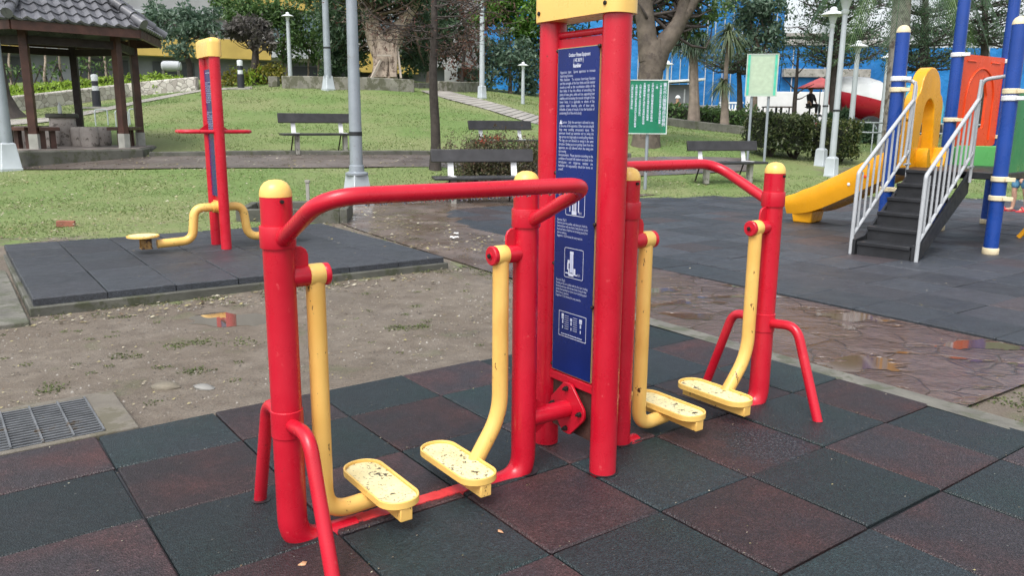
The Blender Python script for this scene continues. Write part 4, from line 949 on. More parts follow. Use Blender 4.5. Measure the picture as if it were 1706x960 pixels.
# ---------------------------------------------------------------- trees
def bare_tree():
    B = gp(725, 290, 16.2); t = thing('young_tree', 'bare young tree with thin level branches on the lawn left of the red pillar', 'tree', B)
    b = MB(); H = at(727, -60, 16.2)[2]-B[2]
    tr = [(0, 0, -.2), (0, 0, .05)]+[(.02*math.sin(k*1.3), .01*math.cos(k), H*k/8) for k in range(1, 9)]
    b.tube([Vector(p) for p in tr], [.19, .125]+[.105-.055*k/8 for k in range(1, 9)], 14); b.build('trunk', BARKD, t, ang=80)
    br = MB(); tips = []
    for k in range(30):
        z = 2.15+ (H-2.1)*random.random()**.9; an = random.random()*6.283; L = random.uniform(.8, 2.3)*(1-.25*(z/H)); up = random.uniform(.10, .40)
        e = (math.cos(an)*L, math.sin(an)*L, z+up*L)
        pts = limb(br, (0, 0, z-.1), e, .017, .004, .07, 7)
        for j in range(7):
            q = pts[int(RNG.integers(2, 7))]; l2 = random.uniform(.25, .8); a2 = an+random.uniform(-1, 1)
            q2 = (q[0]+math.cos(a2)*l2, q[1]+math.sin(a2)*l2, q[2]+random.uniform(-.15, .2)); p2 = limb(br, q, q2, .009, .003, .2, 4); tips += [p2[-1], p2[2]]
    br.build('branches', BARKD, t, ang=80)
    tips = np.array(tips); P = np.repeat(tips, 5, 0)+RNG.normal(size=(len(tips)*5, 3))*.10
    leaf_mesh('crown', P, LRB, .07, t, .25, .5)
bare_tree()
def banyan():
    Y = 33; B = gp(640, 130, Y); t = thing('banyan_tree', 'thick pale banyan with forked swollen trunk behind the hilltop wall', 'tree', B)
    L = lambda x, y, dy=0.: at(x, y, Y+dy)-B
    b = MB()
    b.tube([L(642, 140), L(640, 125), L(641, 108), L(640, 92), L(642, 78), L(636, 62)], [.56, .50, .46, .47, .40, .24], 18)
    b.tube([L(632, 95), L(622, 70), L(614, 40), L(606, 10), L(598, -25)], [.27, .25, .22, .19, .17], 14)
    b.tube([L(636, 92, -.2), L(634, 66, -.2), L(624, 34), L(616, 0), L(610, -30)], [.22, .18, .16, .14, .12], 14)
    b.tube([L(645, 95), L(652, 68), L(664, 46), L(674, 34), L(690, 10), L(710, -25)], [.30, .29, .27, .22, .17, .14], 14)
    b.tube([L(650, 90, .3), L(662, 70, .3), L(668, 52, .3), L(672, 38, .2)], [.20, .19, .19, .16], 14)
    for k in range(26):
        x = random.uniform(622, 660); b.tube([L(x, 128, -.5), L(x+random.uniform(-3, 3), 100, -.42), L(x+random.uniform(-8, 8), random.uniform(50, 80), -.25)], [.07, .06, .03], 7)
    b.build('trunk', BARKP, t, ang=80)
    st = MB(); st.beam(L(618, 132, -.9), L(634, 100, -.6), .09, .09); st.beam(L(668, 130, -.6), L(662, 78, -.2), .07, .07); st.beam(L(628, 92, -.7), L(652, 92, -.7), .09, .06)
    st.build('timber_prop', mat('pale_timber', (.42, .36, .30), .7, .2, 8), t)
    bl = [(585, 20, 33.5, 55, 50), (575, 75, 34, 35, 40), (660, -20, 33, 70, 28), (700, 30, 34, 45, 35), (560, 110, 34.5, 28, 22), (640, -40, 32, 80, 30), (700, 80, 35, 30, 30)]
    cr = []
    br = MB()
    for (bx, by, bY, rx, rz) in bl:
        c = at(bx, by, bY)-B; P, cc = blob_points(c, (world_r(rx, bY), world_r(rx, bY)*.8, world_r(rz, bY)), int(rx*rz*1.35), .17); cr.append(P)
        for k in range(8): limb(br, L(random.choice((612, 622, 680)), random.uniform(-10, 40)), cc[k], .07, .015, .2, 5)
    br.build('limb', BARK, t, ang=80); leaf_mesh('crown', np.concatenate(cr), LD, .17, t)
banyan()
GL_ = 'trees in front of the grey and yellow building'
tree('dark multi stemmed tree leaning beside the gazebo roof', (318, 134, 33), [(316, 110), (312, 92), (306, 70)], [(290, 38, 33, 40, 26), (335, 28, 33.5, 34, 24), (297, 82, 32.5, 24, 12), (345, 48, 33, 22, 14), (262, 20, 34, 20, 24)], LB, 3000, .17, .13, .07, BARKD, group=GL_)
tree('purple grey tree with drooping leaves above the hilltop bollard', (425, 130, 34), [(424, 105), (425, 85), (422, 65)], [(420, 46, 34, 32, 16), (442, 66, 34, 20, 14), (398, 52, 34, 22, 10)], LP, 1900, .17, .16, .08, BARKD, group=GL_)
tree('light green round tree above the yellow band', (430, 128, 36), [(428, 90), (430, 60)], [(425, 18, 36, 40, 20), (395, 30, 36, 24, 16), (455, 32, 36, 24, 18), (375, 8, 37, 20, 14)], LG, 3800, .16, .10, .06, group=GL_)
tree('dark green tree behind the slim hilltop lamp', (470, 126, 36), [(470, 90), (474, 60)], [(478, 65, 36, 30, 34), (510, 45, 36.5, 34, 30), (470, 20, 36, 26, 24), (525, 80, 37, 18, 22)], LG, 2300, .16, .10, .06, group=GL_)
tree('broad green tree between the tall poles on the hill', (588, 128, 36), [(586, 90), (584, 60)], [(560, 15, 35, 38, 30), (545, 70, 36, 26, 30), (585, 75, 36, 24, 42), (530, -5, 35, 35, 22)], LG, 3000, .17, .12, .07, group=GL_)
for k, (px, top, py) in enumerate(((511, 84, 127), (531, 86, 127), (479, 97, 127), (560, 95, 127))):
    B = gp(px, py, 37); t = thing('sapling', 'slender pale stemmed sapling in the row below the windows', 'tree', B, 0, 'pale stemmed saplings below the windows')
    b = MB(); e = at(px+4, top, 37)-B; limb(b, (0, 0, -.1), e, .055, .03, .1, 6); b.build('trunk', BARKP, t, ang=80)
    P, cc = blob_points(e+np.array([0, 0, .3]), (.7, .6, .5), 260, .25); leaf_mesh('crown', P, LG, .16, t)
for px, Y in ((15, 33), (40, 33.5), (73, 33), (99, 34), (147, 34), (176, 33.5)):
    py = 142; B = gp(px, py, Y); t = thing('sapling', 'thin sapling stem tied upright behind the gazebo', 'tree', B, 0, 'thin saplings behind the gazebo')
    b = MB(); e = at(px-2, 30, Y)-B; pts = limb(b, (0, 0, -.1), e, .06, .035, .05, 6); b.build('trunk', BARKP, t, ang=80)
    st = MB(); [st.beam((sx*.5, -.3, 0), (0, 0, 1.3), .05, .05) for sx in (-1, 1)]; st.build('stake', BARKD, t)
    P, cc = blob_points(e, (.8, .7, .7), 380, .22); P2_, _ = blob_points((0, -.1, 1.1), (.35, .3, .3), 60, .3); leaf_mesh('crown', np.concatenate([P, P2_]), LG, .17, t)
B = gp(2, 190, 24.5); t = thing('tree', 'large dark trunk at the far left edge behind the light pole', 'tree', B)
b = MB(); b.tube([(0, 0, -.3), (0, 0, .0), (.0, 0, .25), (-.02, 0, .7), (-.08, 0, 2), (-.1, 0, 4.5)], [1.1, .75, .5, .32, .27, .24], 16); b.build('trunk', BARKD, t, ang=80)
P, cc = blob_points((0, 0, 5.2), (2.0, 1.8, 1.2), 1800); leaf_mesh('crown', P, LD, .16, t)
# behind the bare tree and right of the banyan
GR_ = 'mixed trees right of the banyan'
tree('dark green leafy tree directly behind the bare young tree', (715, 150, 37), [(716, 110), (714, 70)], [(720, 20, 37, 40, 45), (700, 80, 37.5, 40, 35), (745, 60, 38, 34, 30)], LD, 5500, .17, .14, .07, group=GR_)
tree('red brown twiggy tree behind the hill top lamp', (770, 150, 37), [(771, 120), (774, 80), (776, 40)], [(775, 50, 37, 45, 35), (790, 110, 37, 36, 30), (765, 10, 37, 40, 30), (745, 95, 37, 24, 26)], LRB, 1300, .14, .10, .05, BARKD, group=GR_, twigs=16)
tree('bright green tree beside the yellow pillar cap', (868, 168, 40), [(868, 120), (866, 70)], [(862, 20, 39, 38, 34), (835, -5, 39, 36, 24), (880, 55, 39, 22, 24), (815, 25, 40, 26, 24)], LBR, 5200, .20, .14, .08, group=GR_)
tree('blue green bushy tree left of the red pillar', (850, 165, 38), [(850, 130), (848, 100)], [(845, 105, 38, 40, 40), (875, 125, 38.5, 26, 38), (820, 80, 38, 26, 30), (800, 135, 37, 24, 20)], LB, 3600, .18, .10, .06, group=GR_)
tree('dark bushy tree close behind the red pillar', (905, 180, 39), [(905, 130), (904, 100)], [(900, 110, 39, 36, 44), (930, 60, 39, 40, 40), (985, 90, 39, 40, 40), (960, 10, 39, 50, 30)], LD, 4000, .18, .14, .08, group=GR_)
def forked_tree():
    Y = 21.5; B = gp(1085, 262, Y); t = thing('tree', 'big forked grey brown tree right behind the red pillar and green board', 'tree', B); L = lambda x, y, dy=0.: at(x, y, Y+dy)-B
    b = MB(); b.tube([L(1074, 275), L(1075, 258), L(1077, 225), L(1079, 180), L(1083, 130), L(1088, 92), L(1086, 68)], [.56, .42, .36, .33, .32, .33, .27], 18)
    b.tube([L(1083, 100), L(1078, 60), L(1074, 25), L(1070, -20), L(1066, -60)], [.30, .25, .24, .22, .2], 14)
    b.tube([L(1092, 112), L(1102, 82), L(1118, 58), L(1130, 40), L(1138, 12), L(1146, -30)], [.26, .24, .24, .20, .16, .13], 14)
    b.tube([L(1090, 90), L(1107, 62), L(1124, 50), L(1150, 12), L(1172, -30)], [.16, .17, .17, .14, .11], 12)
    b.build('trunk', mat('grey_brown_bark', (.105, .085, .066), .85, .35, 4, .9, 18, dirt=(.07, .055, .045), dthr=.52, dscale=3), t, ang=80)
    br = MB(); cr = []
    for (bx, by, bY, rx, rz) in ((1060, -30, 22, 60, 40), (1120, -40, 22, 60, 40), (1180, 0, 22, 45, 30), (1090, 20, 23, 30, 20), (1160, 45, 22.5, 25, 14), (1050, 30, 22.5, 18, 30)):
        c = at(bx, by, bY)-B; P, cc = blob_points(c, (world_r(rx, bY), world_r(rx, bY), world_r(rz, bY)), int(rx*rz*.55), .18); cr.append(P)
        for k in range(10): limb(br, L(random.choice((1078, 1130, 1145)), random.uniform(-10, 45)), cc[k], .05, .010, .3, 6)
    br.build('limb', BARKD, t, ang=80); leaf_mesh('crown', np.concatenate(cr), LG, .13, t)
forked_tree()
def rosette(P0, n, L, wd, sag, vs, fs, spread=1.0):
    """strap leaves from a point"""
    for k in range(n):
        an = random.random()*6.283; el = random.uniform(-.5, 1.35)*spread; d = np.array([math.cos(an)*math.cos(el), math.sin(an)*math.cos(el), math.sin(el)]); l = L*random.uniform(.7, 1.1)
        side = np.array([-math.sin(an), math.cos(an), 0])*wd; o = len(vs); m_ = 5
        for j in range(m_):
            s = j/(m_-1); p = P0+d*l*s+np.array([0, 0, -sag*l*s*s]); w = (1-s)**.6*.9+.05; vs += [p-side*w, p+side*w]
        fs += [(o+2*j, o+2*j+1, o+2*j+3, o+2*j+2) for j in range(m_-1)]
def dragon(label, base, stems, heads, m, n=110, L=.9):
    Y = base[2]; B = gp(*base); t = thing('dragon_tree', label, 'tree', B, 0, 'spiky headed trees before the blue sheeting'); b = MB(); vs, fs = [], []
    for st in stems: b.tube([Vector(at(x, y, Y)-B) for x, y, r in st], [r for x, y, r in st], 10)
    b.build('trunk', mat('dragon_bark', (.20, .16, .13), .8, .3, 5, .6, 20), t, ang=80)
    for (hx, hy, k) in heads: rosette(at(hx, hy, Y)-B, n, L*k, .028, .75, vs, fs)
    np_mesh('crown', np.array(vs), np.array(fs), m, t)
dragon('spiky dragon tree with full dark crown on twin stems', (1155, 210, 29), [[(1154, 214, .22), (1155, 160, .14), (1154, 110, .12), (1151, 80, .10)], [(1158, 214, .2), (1159, 150, .11), (1158, 95, .09), (1161, 70, .07)]],
       [(1150, 75, 1.1), (1162, 66, 1.1), (1138, 62, 1.), (1172, 58, 1.), (1150, 45, 1.1), (1160, 84, .8), (1130, 75, .8), (1178, 75, .8)], leafmat('dragon_leaf', [(.03, .055, .035), (.06, .10, .06), (.10, .15, .09)]), 125, .62)
dragon('slender dragon tree with a pale drooping head and a second tuft halfway up', (1207, 222, 28), [[(1206, 226, .26), (1207, 205, .16), (1208, 150, .085), (1210, 110, .075), (1214, 70, .07)]], [(1214, 52, 1.05), (1214, 60, 1.0), (1204, 140, .75)], leafmat('dragon_leaf_pale', [(.06, .09, .05), (.13, .17, .09), (.20, .24, .13)]), 130)
tree('round dark green tree rising above the pale notice board', (1257, 205, 31), [(1256, 150), (1262, 100), (1262, 70)], [(1265, 35, 31, 36, 34), (1250, 72, 31, 28, 18), (1285, 60, 31, 24, 26), (1245, 5, 31, 40, 24), (1290, 10, 31, 26, 26)], LB, 3900, .15, .14, .09)
def layered(label, base, trunk, layers, m, r0, group):
    Y = base[2]; B = gp(*base); t = thing('layered_tree', label, 'tree', B, 0, group); b = MB(); tp_ = [np.array([0, 0, -.3])]+[at(x, y, Y)-B for x, y in trunk]
    b.tube([Vector(p) for p in tp_], list(np.linspace(r0, r0*.35, len(tp_))), 12); P = []
    for (ly, half, n) in layers:
        z = (at(trunk[-1][0], ly, Y)-B)[2]; x0 = np.interp(z, [p[2] for p in tp_], [p[0] for p in tp_]); y0 = np.interp(z, [p[2] for p in tp_], [p[1] for p in tp_])
        for k in range(n):
            an = 6.283*(k+random.random())/n; l = world_r(half, Y)*random.uniform(.6, 1.1); e = np.array([x0+math.cos(an)*l, y0+math.sin(an)*l, z+l*.10+random.uniform(-.1, .2)])
            pts = limb(b, (x0, y0, z-.25), e, .05, .012, .12, 7)
            for j in range(14):
                q = pts[int(RNG.integers(2, 7))]; q2 = q+np.array([random.uniform(-.6, .6), random.uniform(-.6, .6), random.uniform(-.02, .18)]); limb(b, q, q2, .012, .005, .2, 3)
                P.append(q2+RNG.normal(size=(9, 3))*np.array([.26, .26, .06]))
    b.build('trunk', BARKD, t, ang=80); leaf_mesh('crown', np.concatenate(P), m, .10, t, .5, .1)
layered('layered tree with flat airy branches behind the pair of lamps', (1392, 215, 31), [(1392, 200), (1391, 130), (1396, 80), (1398, 20), (1398, -40)], [(96, 75, 8), (78, 85, 9), (55, 80, 9), (28, 75, 8), (0, 70, 8), (-25, 60, 8)], LD, .26, 'flat branched trees on the right')
layered('layered tree with dark flat branches above the mixer truck', (1540, 215, 34), [(1540, 180), (1540, 110), (1541, 60), (1542, -20)], [(104, 72, 9), (88, 85, 10), (64, 80, 10), (40, 78, 9), (12, 75, 9), (-15, 60, 8)], LD, .30, 'flat branched trees on the right')
layered('layered dark tree behind the blue playground posts', (1640, 215, 36), [(1638, 180), (1640, 110), (1641, 50), (1642, -20)], [(62, 70, 10), (44, 75, 10), (22, 75, 9), (0, 70, 9)], LD, .26, 'flat branched trees on the right')
layered('dark low branched tree behind the two spiky trees', (1235, 210, 35), [(1233, 190), (1232, 140), (1230, 100), (1230, 60)], [(108, 80, 9), (96, 90, 9), (84, 70, 8)], LD, .16, 'flat branched trees on the right')
B = gp(1327, 202, 32); t = thing('young_tree', 'small bare dark tree between the tables and the lamps', 'tree', B)
b = MB(); b.tube([Vector(at(x, y, 32)-B) for x, y in ((1322, 208), (1324, 170), (1328, 120), (1330, 80))], [.11, .085, .06, .03], 10)
for (x0, y0, x1, y1) in ((1325, 158, 1356, 140), (1326, 150, 1304, 128), (1327, 125, 1344, 104), (1328, 110, 1312, 92), (1325, 165, 1345, 158)): limb(b, at(x0, y0, 32)-B, at(x1, y1, 32)-B, .035, .01, .15, 6)
b.build('trunk', BARKD, t, ang=80)
def palm():
    Y = 23; B = gp(1478, 262, Y); t = thing('palm_tree', 'palm tree with ringed grey trunk beside the blue post', 'palm tree', B); L = lambda x, y, dy=0.: at(x, y, Y+dy)-B
    b = MB(); pts = []; rr = []
    for k in range(60):
        s = k/59; pts.append(Vector(L(1484+24*s, 262-330*s))); rr.append(.275-.06*s+(.012 if k % 2 else 0)+(.12*(1-s*9) if s < .11 else 0))
    b.tube(pts, rr, 18); b.build('trunk', mat('palm_bark', (.27, .245, .215), .8, .3, 3, .5, 25, dirt=(.11, .09, .075), dthr=.52, dscale=5), t, ang=80)
    top = np.array(pts[-1]); 
    for k in range(15):
        an = 6.283*k/15+random.uniform(-.15, .15); l = random.uniform(2.8, 3.5); up = random.uniform(.15, .8); fb = MB(); vs, fs = [], []; prev = None; N_ = 15; path = []
        for j in range(N_):
            s = j/(N_-1); path.append(top+np.array([math.cos(an)*l*(s*.55+.25*math.sin(s*1.6)), math.sin(an)*l*(s*.55+.25*math.sin(s*1.6)), up*s*1.4-2.9*s*s]))
        fb.tube([Vector(p) for p in path], list(np.linspace(.035, .008, N_)), 6)
        for j in range(1, N_):
            for s_ in (-1, 1):
                for h_ in range(4):
                    q = path[j-1]+(path[j]-path[j-1])*(h_/4); d = np.array([-math.sin(an)*s_, math.cos(an)*s_, 0])*.45+np.array([math.cos(an), math.sin(an), 0])*.25+np.array([0, 0, -.75]); d = d/np.linalg.norm(d)*random.uniform(.45, .75)
                    w = (path[j]-path[j-1]); w = w/np.linalg.norm(w)*.018; fb.add([q-w, q+w, q+d*.6+w*.8, q+d, q+d*.6-w*.8], [(0, 1, 2, 3, 4)], False)
        fb.build('frond', LD if k % 3 else LG, t)
palm()

# ---------------------------------------------------------------- hedges and bushes
def hedge(label, pts, w, h, m, n, size, name='hedge', z0=0., core=True, stems=0, rnd=.06, group=None):
    P = dense(pts, .3); c0 = P[0]; zb = zt1(*c0); t = thing(name, label, 'hedge' if name == 'hedge' else 'bush', (c0[0], c0[1], zb), 0, group)
    d = np.gradient(P, axis=0); d /= np.linalg.norm(d, axis=1)[:, None]; nn = np.stack([-d[:, 1], d[:, 0]], 1)
    k = RNG.integers(0, len(P), n); f = RNG.random(n); k2 = np.minimum(k+1, len(P)-1); base = P[k]*(1-f)[:, None]+P[k2]*f[:, None]
    face = RNG.random(n); a = RNG.random(n)*2-1; zz = RNG.random(n)
    tot = 2*h+w; side = face < 2*h/tot; s = np.where(side, np.where(RNG.random(n) < .5, -1, 1)*(1-.10*RNG.random(n)), a); z = np.where(side, z0+(h-z0)*zz, h-.05*RNG.random(n)*h)
    wob = 1+.12*np.sin(base[:, 0]*3.1+z*4)+.08*np.sin(base[:, 1]*5.3-z*7)
    xy = base+nn[k]*(s*w/2*wob)[:, None]; zg = zt(base[:, 0], base[:, 1])-zb
    e = np.minimum(np.arange(len(P)), np.arange(len(P))[::-1])[k]
    Q = np.stack([xy[:, 0]-c0[0], xy[:, 1]-c0[1], zg+z+.03*np.sin(base[:, 0]*6)*(z > h*.9)], 1)+RNG.normal(size=(n, 3))*rnd
    ends = RNG.random(n) < .16; ei = np.where(RNG.random(n) < .5, 0, len(P)-1); q2 = P[ei]+nn[ei]*(RNG.random(n)*2-1)[:, None]*w/2; Q[ends] = np.stack([q2[:, 0]-c0[0], q2[:, 1]-c0[1], z0+(h-z0)*RNG.random(n)], 1)[ends]+RNG.normal(size=(int(ends.sum()), 3))*rnd
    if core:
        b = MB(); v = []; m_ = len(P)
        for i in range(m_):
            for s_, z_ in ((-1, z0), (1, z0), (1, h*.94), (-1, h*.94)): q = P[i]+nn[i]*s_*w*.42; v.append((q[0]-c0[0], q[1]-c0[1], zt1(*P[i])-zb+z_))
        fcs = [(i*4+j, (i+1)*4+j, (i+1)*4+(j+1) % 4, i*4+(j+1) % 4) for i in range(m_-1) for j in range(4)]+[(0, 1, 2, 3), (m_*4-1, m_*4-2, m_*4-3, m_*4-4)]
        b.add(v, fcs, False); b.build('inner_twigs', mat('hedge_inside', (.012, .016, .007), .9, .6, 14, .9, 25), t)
    if stems:
        for k_ in range(stems):
            b = MB(); i = int(len(P)*(k_+.5)/stems)
            for j in range(5): limb(b, (P[i][0]-c0[0], P[i][1]-c0[1], -.1), (P[i][0]-c0[0]+random.uniform(-.3, .3), P[i][1]-c0[1]+random.uniform(-.2, .2), z0+.3), .04, .02, .2, 5)
            b.build('stem', BARKD, t, ang=80)
    leaf_mesh('foliage', Q, m, size, t, .5, .1, .5); return t
hedge('large clipped dark green hedge behind the notice board poles', [gp(1255, 266, 21.2), gp(1324, 266, 21.6)], 1.0, 1.03, LH, 5200, .085, z0=.22, stems=2)
hedge('smaller clipped hedge with yellowish top right of the lamps', [gp(1372, 274, 21.2), gp(1398, 274, 21.6)], .9, .98, leafmat('leaf_hedge_yellowish', [(.014, .03, .010), (.055, .085, .022), (.17, .18, .06)], .35), 3600, .085, z0=.15, stems=1)
hedge('low clipped hedge in front of the white wall', [gp(1108, 205, 32), gp(1180, 209, 31), gp(1250, 213, 30)], 1.2, .62, LG, 3600, .13)
o = wall('planter_kerb', dense([gp(1112, 214, 29.5), gp(1150, 221, 28.5), gp(1245, 226, 27.5)]), .25, .28, CONCD); tag(o, 'dark planter kerb below the low hedge and spiky trees', 'kerb')
SWb = [p+np.array([-.83, .62, 0])*1.05 for p in SW]
hedge('long lime green clipped hedge behind the gazebo', [SWb[0], SWb[1], SWb[2], SWb[3], SWb[4]], 1.3, .40, LLIME, 9000, .12)
hedge('second lime green hedge strip, the one behind the long front hedge', [p+np.array([-.83, .62, 0])*1.5 for p in SWb], 1.0, .58, LLIME, 5000, .12)
for k, (px, m) in enumerate(((398, LY), (418, LLIME), (440, LY), (462, LY))):
    P_ = gp(px, 136, 34); t = thing('croton_bush', 'yellow green bush in the row left of the hilltop wall', 'bush', P_, 0, 'yellow green bushes on the hill top')
    Q, cc = blob_points((0, 0, .25), (.62, .5, .42), 700, .25); leaf_mesh('foliage', Q, m, .15, t)
    b = MB(); [limb(b, (0, 0, -.1), c, .02, .008, .1, 4) for c in cc[:10]]; b.build('stems', BARKD, t)
def bush():
    c0 = gp(826, 300, 15.2); t = thing('bush', 'straggly brown green bush with a few red tips between two benches', 'bush', c0)
    Q = []; b = MB(); red = []
    for k in range(60):
        x = random.uniform(-.80, .82); y = random.uniform(-.4, .4); h = random.uniform(.55, .90)*(1-.20*abs(x)); e = (x+random.uniform(-.12, .12), y, h)
        pts = limb(b, (x*.8, y*.8, -.05), e, .014, .004, .25, 6)
        for j in range(5): q = pts[int(RNG.integers(1, 6))]; q2 = q+np.array([random.uniform(-.2, .2), random.uniform(-.2, .2), random.uniform(.02, .2)]); limb(b, q, q2, .006, .003, .2, 3); Q.append(q2+RNG.normal(size=(40, 3))*.085)
        Q.append(np.array(e)+RNG.normal(size=(10, 3))*.06)
        if k in (7, 22): red.append(np.array(e)+RNG.normal(size=(40, 3))*.05)
    b.build('stems', BARKD, t, ang=80); leaf_mesh('foliage', np.concatenate(Q), leafmat('leaf_straggly', [(.035, .05, .02), (.10, .11, .045), (.17, .15, .09), (.13, .075, .05)]), .05, t, .5)
    leaf_mesh('red_leaves', np.concatenate([np.array(p)+RNG.normal(size=(45, 3))*np.array([.07, .05, .035]) for p in ((-.04, 0, .88), (.02, .1, .90), (-.28, 0, .86))]), leafmat('leaf_red', [(.35, .05, .03), (.55, .12, .07)]), .05, t)
bush()
for px, rx, h, lab in ((1405, 24, 44, 'dark feathery conifer bush at the foot of the mixer truck'), (1442, 30, 26, 'low dark conifer bush in front of the mixer drum'), (1378, 18, 34, 'dark bush behind the grey pair of lamps')):
    B = gp(px, 225, 28.5); t = thing('conifer_bush', lab, 'bush', B); H = world_r(h, 28.5); rr = world_r(rx, 28.5)*.75
    u_ = RNG.random(2600); an = RNG.random(2600)*6.283; z = u_*H; ra = rr*(1-u_)**.6*np.sqrt(RNG.random(2600))
    b = MB(); b.tube([(0, 0, -.1), (0, 0, H*.9)], [.07, .02], 8); b.build('trunk', BARKD, t)
    leaf_mesh('foliage', np.stack([ra*np.cos(an), ra*np.sin(an), z+.1], 1), LD, .17, t, .25, -.5)

# ---------------------------------------------------------------- buildings
def facade(pxa, Ya, pxb, Yb):
    A = np.array([(pxa-853)/F*Ya, Ya]); Bp = np.array([(pxb-853)/F*Yb, Yb]); d = Bp-A; L = np.linalg.norm(d); d /= L
    def fx(px):
        k = (px-853)/F; return (k*A[1]-A[0])/(d[0]-k*d[1])
    def fz(px, py):
        s = fx(px); Y = A[1]+d[1]*s; return at(px, py, Y)[2]
    return A, math.atan2(d[1], d[0]), fx, fz
A, rz, fx, fz = facade(150, 44, 700, 52)
bz0 = 2.6; ob = thing('office_building', 'grey building with yellow bands and dark ground floor openings behind the trees', 'building', (A[0], A[1], bz0), rz)
WG = mat('building_grey', (.27, .275, .28), .7, .15, .7, .1, 12); WY = mat('building_yellow', (.44, .31, .075), .6, .15, .8); WD = mat('dark_opening', (.022, .026, .03), .6, .4, .6)
GLS = mat('window_glass', (.10, .16, .20), .08, .3, .7, spec=.8); WL = mat('building_pale', (.38, .40, .42), .6, .1, 1); WGD = mat('building_mid_grey', (.13, .14, .15), .7, .25, .6, .1, 12)
def bx(name, m, x0, x1, z0, z1, y0, y1, bevel=0, parent=None): return MB().box(((x0+x1)/2, (y0+y1)/2, (z0+z1)/2), (abs(x1-x0), abs(y1-y0), abs(z1-z0))).build(name, m, parent or ob, bevel=bevel)
xl, xr = fx(-350), fx(860); H_ = lambda px, py: fz(px, py)-bz0
zy0, zy1 = H_(330, 95), H_(330, 62); zt_ = 14
bx('wall', WG, xl, xr, zy0, zt_, .35, 9)
gwall = bx('ground_floor_wall', WGD, xl, xr, -.8, zy0+.01, .9, 9)
yb = bx('yellow_band', WY, fx(150), fx(463), zy0, zy1, -.05, .4, .02); bx('yellow_band', WY, fx(592), fx(700), zy0-.5, zy1-.35, .0, .4, .02); bx('yellow_band', WY, fx(395), fx(640), H_(470, 14), H_(470, -20), -.1, .4, .02)
bx('yellow_band', WY, xl, fx(60), zy0, zy1, -.05, .4, .02)
bx('pale_slab', WL, fx(463.5), fx(591), zy0+.15, zy0+.95, -.12, .4, .02)
for (p0, p1, y0, y1) in ((468, 590, 68, 20), (196, 222, 14, -14), (640, 700, 60, 10)):
    w = bx('window', GLS, fx(p0), fx(p1), H_(470, y0), H_(470, y1), .22, .36)
    n = max(2, int((fx(p1)-fx(p0))/1.3)); fr = MB()
    for k in range(n+1): fr.box((fx(p0)+(fx(p1)-fx(p0))*k/n, .19, (H_(470, y0)+H_(470, y1))/2), (.07, .08, H_(470, y1)-H_(470, y0)))
    for zz in (y0, y1): fr.box(((fx(p0)+fx(p1))/2, .185, H_(470, zz)), (fx(p1)-fx(p0)+.1, .09, .08))
    fr.build('frame', WL, w)
for k, (p0, p1) in enumerate(((-60, 62), (152, 195), (212, 232), (272, 340), (500, 585), (612, 690))): bx('opening', WD, fx(p0), fx(p1), -.5, zy0-.25, .78, .93)
for p0, p1 in ((445, 466),): bx('shutter_door', WL, fx(p0), fx(p1), -.5, zy0-.5, .78, .93)
bx('ledge', WL, xl, fx(395), H_(300, 18)-.2, H_(300, 18), .0, .4, .02); bx('ledge', WGD, xl, fx(395), H_(300, 24)-.9, H_(300, 24)-.3, .2, .4)
# blue sheeted building
A, rz, fx, fz = facade(850, 47, 1290, 46)
bl_ = thing('sheeted_building', 'tall building site wrapped in bright blue sheeting with pale guy poles', 'building', (A[0], A[1], 1.2), rz); ob = bl_
H_ = lambda px, py: fz(px, py)-1.2
def tarp():
    t = NT('blue_sheeting'); c = t.coord(); n = t.noise(c, .5, 5); w = t.n('ShaderNodeTexWave'); w.inputs['Scale'].default_value = .16; w.inputs['Distortion'].default_value = 1.5; t.l(c, w.inputs['Vector'])
    col = t.ramp(n, [(.3, (.006, .11, .33)), (.55, (.010, .165, .44)), (.8, (.025, .23, .52))])
    v = t.n('ShaderNodeTexVoronoi'); v.inputs['Scale'].default_value = 1.1; t.l(c, v.inputs['Vector'])
    col = t.mix(t.ramp(v.outputs['Distance'], [(.075, 1.), (.10, 0.)]), col, (.004, .05, .16))
    t.set(col, .5, .4); t.bump(t.math('ADD', t.math('MULTIPLY', w.outputs['Fac'], .6), t.noise(c, 2.5, 5)), .7, .12); return t.m
TARP = tarp()
def sheet(name, x0, x1, z0, z1, y, parent):
    nx, nz = int((x1-x0)/.25)+2, int((z1-z0)/.4)+2; X, Z = np.meshgrid(np.linspace(x0, x1, nx), np.linspace(z0, z1, nz)); Yy = y+.05*np.sin(X*3.1)+.04*np.sin(X*1.3+Z*.9)-.10*np.abs(np.sin(X*math.pi/2.1))
    i = np.arange(nx*nz).reshape(nz, nx); V = np.stack([X, Yy, Z], -1).reshape(-1, 3); Fq = np.stack([i[:-1, :-1], i[:-1, 1:], i[1:, 1:], i[1:, :-1]], -1).reshape(-1, 4)
    return np_mesh(name, V, Fq, m=TARP, parent=parent, smooth=True) if False else np_mesh(name, V, Fq, TARP, parent, True)
x0, x1 = fx(800), fx(1284); Ht = 15
bx('core', WD, x0+.1, x1-.1, -1, Ht-.1, .6, 8); sheet('blue_sheeting', x0, x1, .3, Ht, .2, ob); bx('base_wall', WL, x0, x1, -1, .32, -.1, .5)
for k in range(17):
    px = 1052+k*13.6; MB().tube([(fx(px), -.12, .2), (fx(px)+random.uniform(-.05, .05), -.12, Ht if k % 3 else 6)], .028, 8).build('scaffold_pole', WL, ob)
A, rz, fx, fz = facade(1285, 46, 1800, 46)
ob = thing('sheeted_building', 'low building site wrapped in blue sheeting with a grey concrete floor edge', 'building', (A[0], A[1], 1.2), rz)
x0, x1 = 0.02, fx(1900); z1 = H_(1285, 76); 
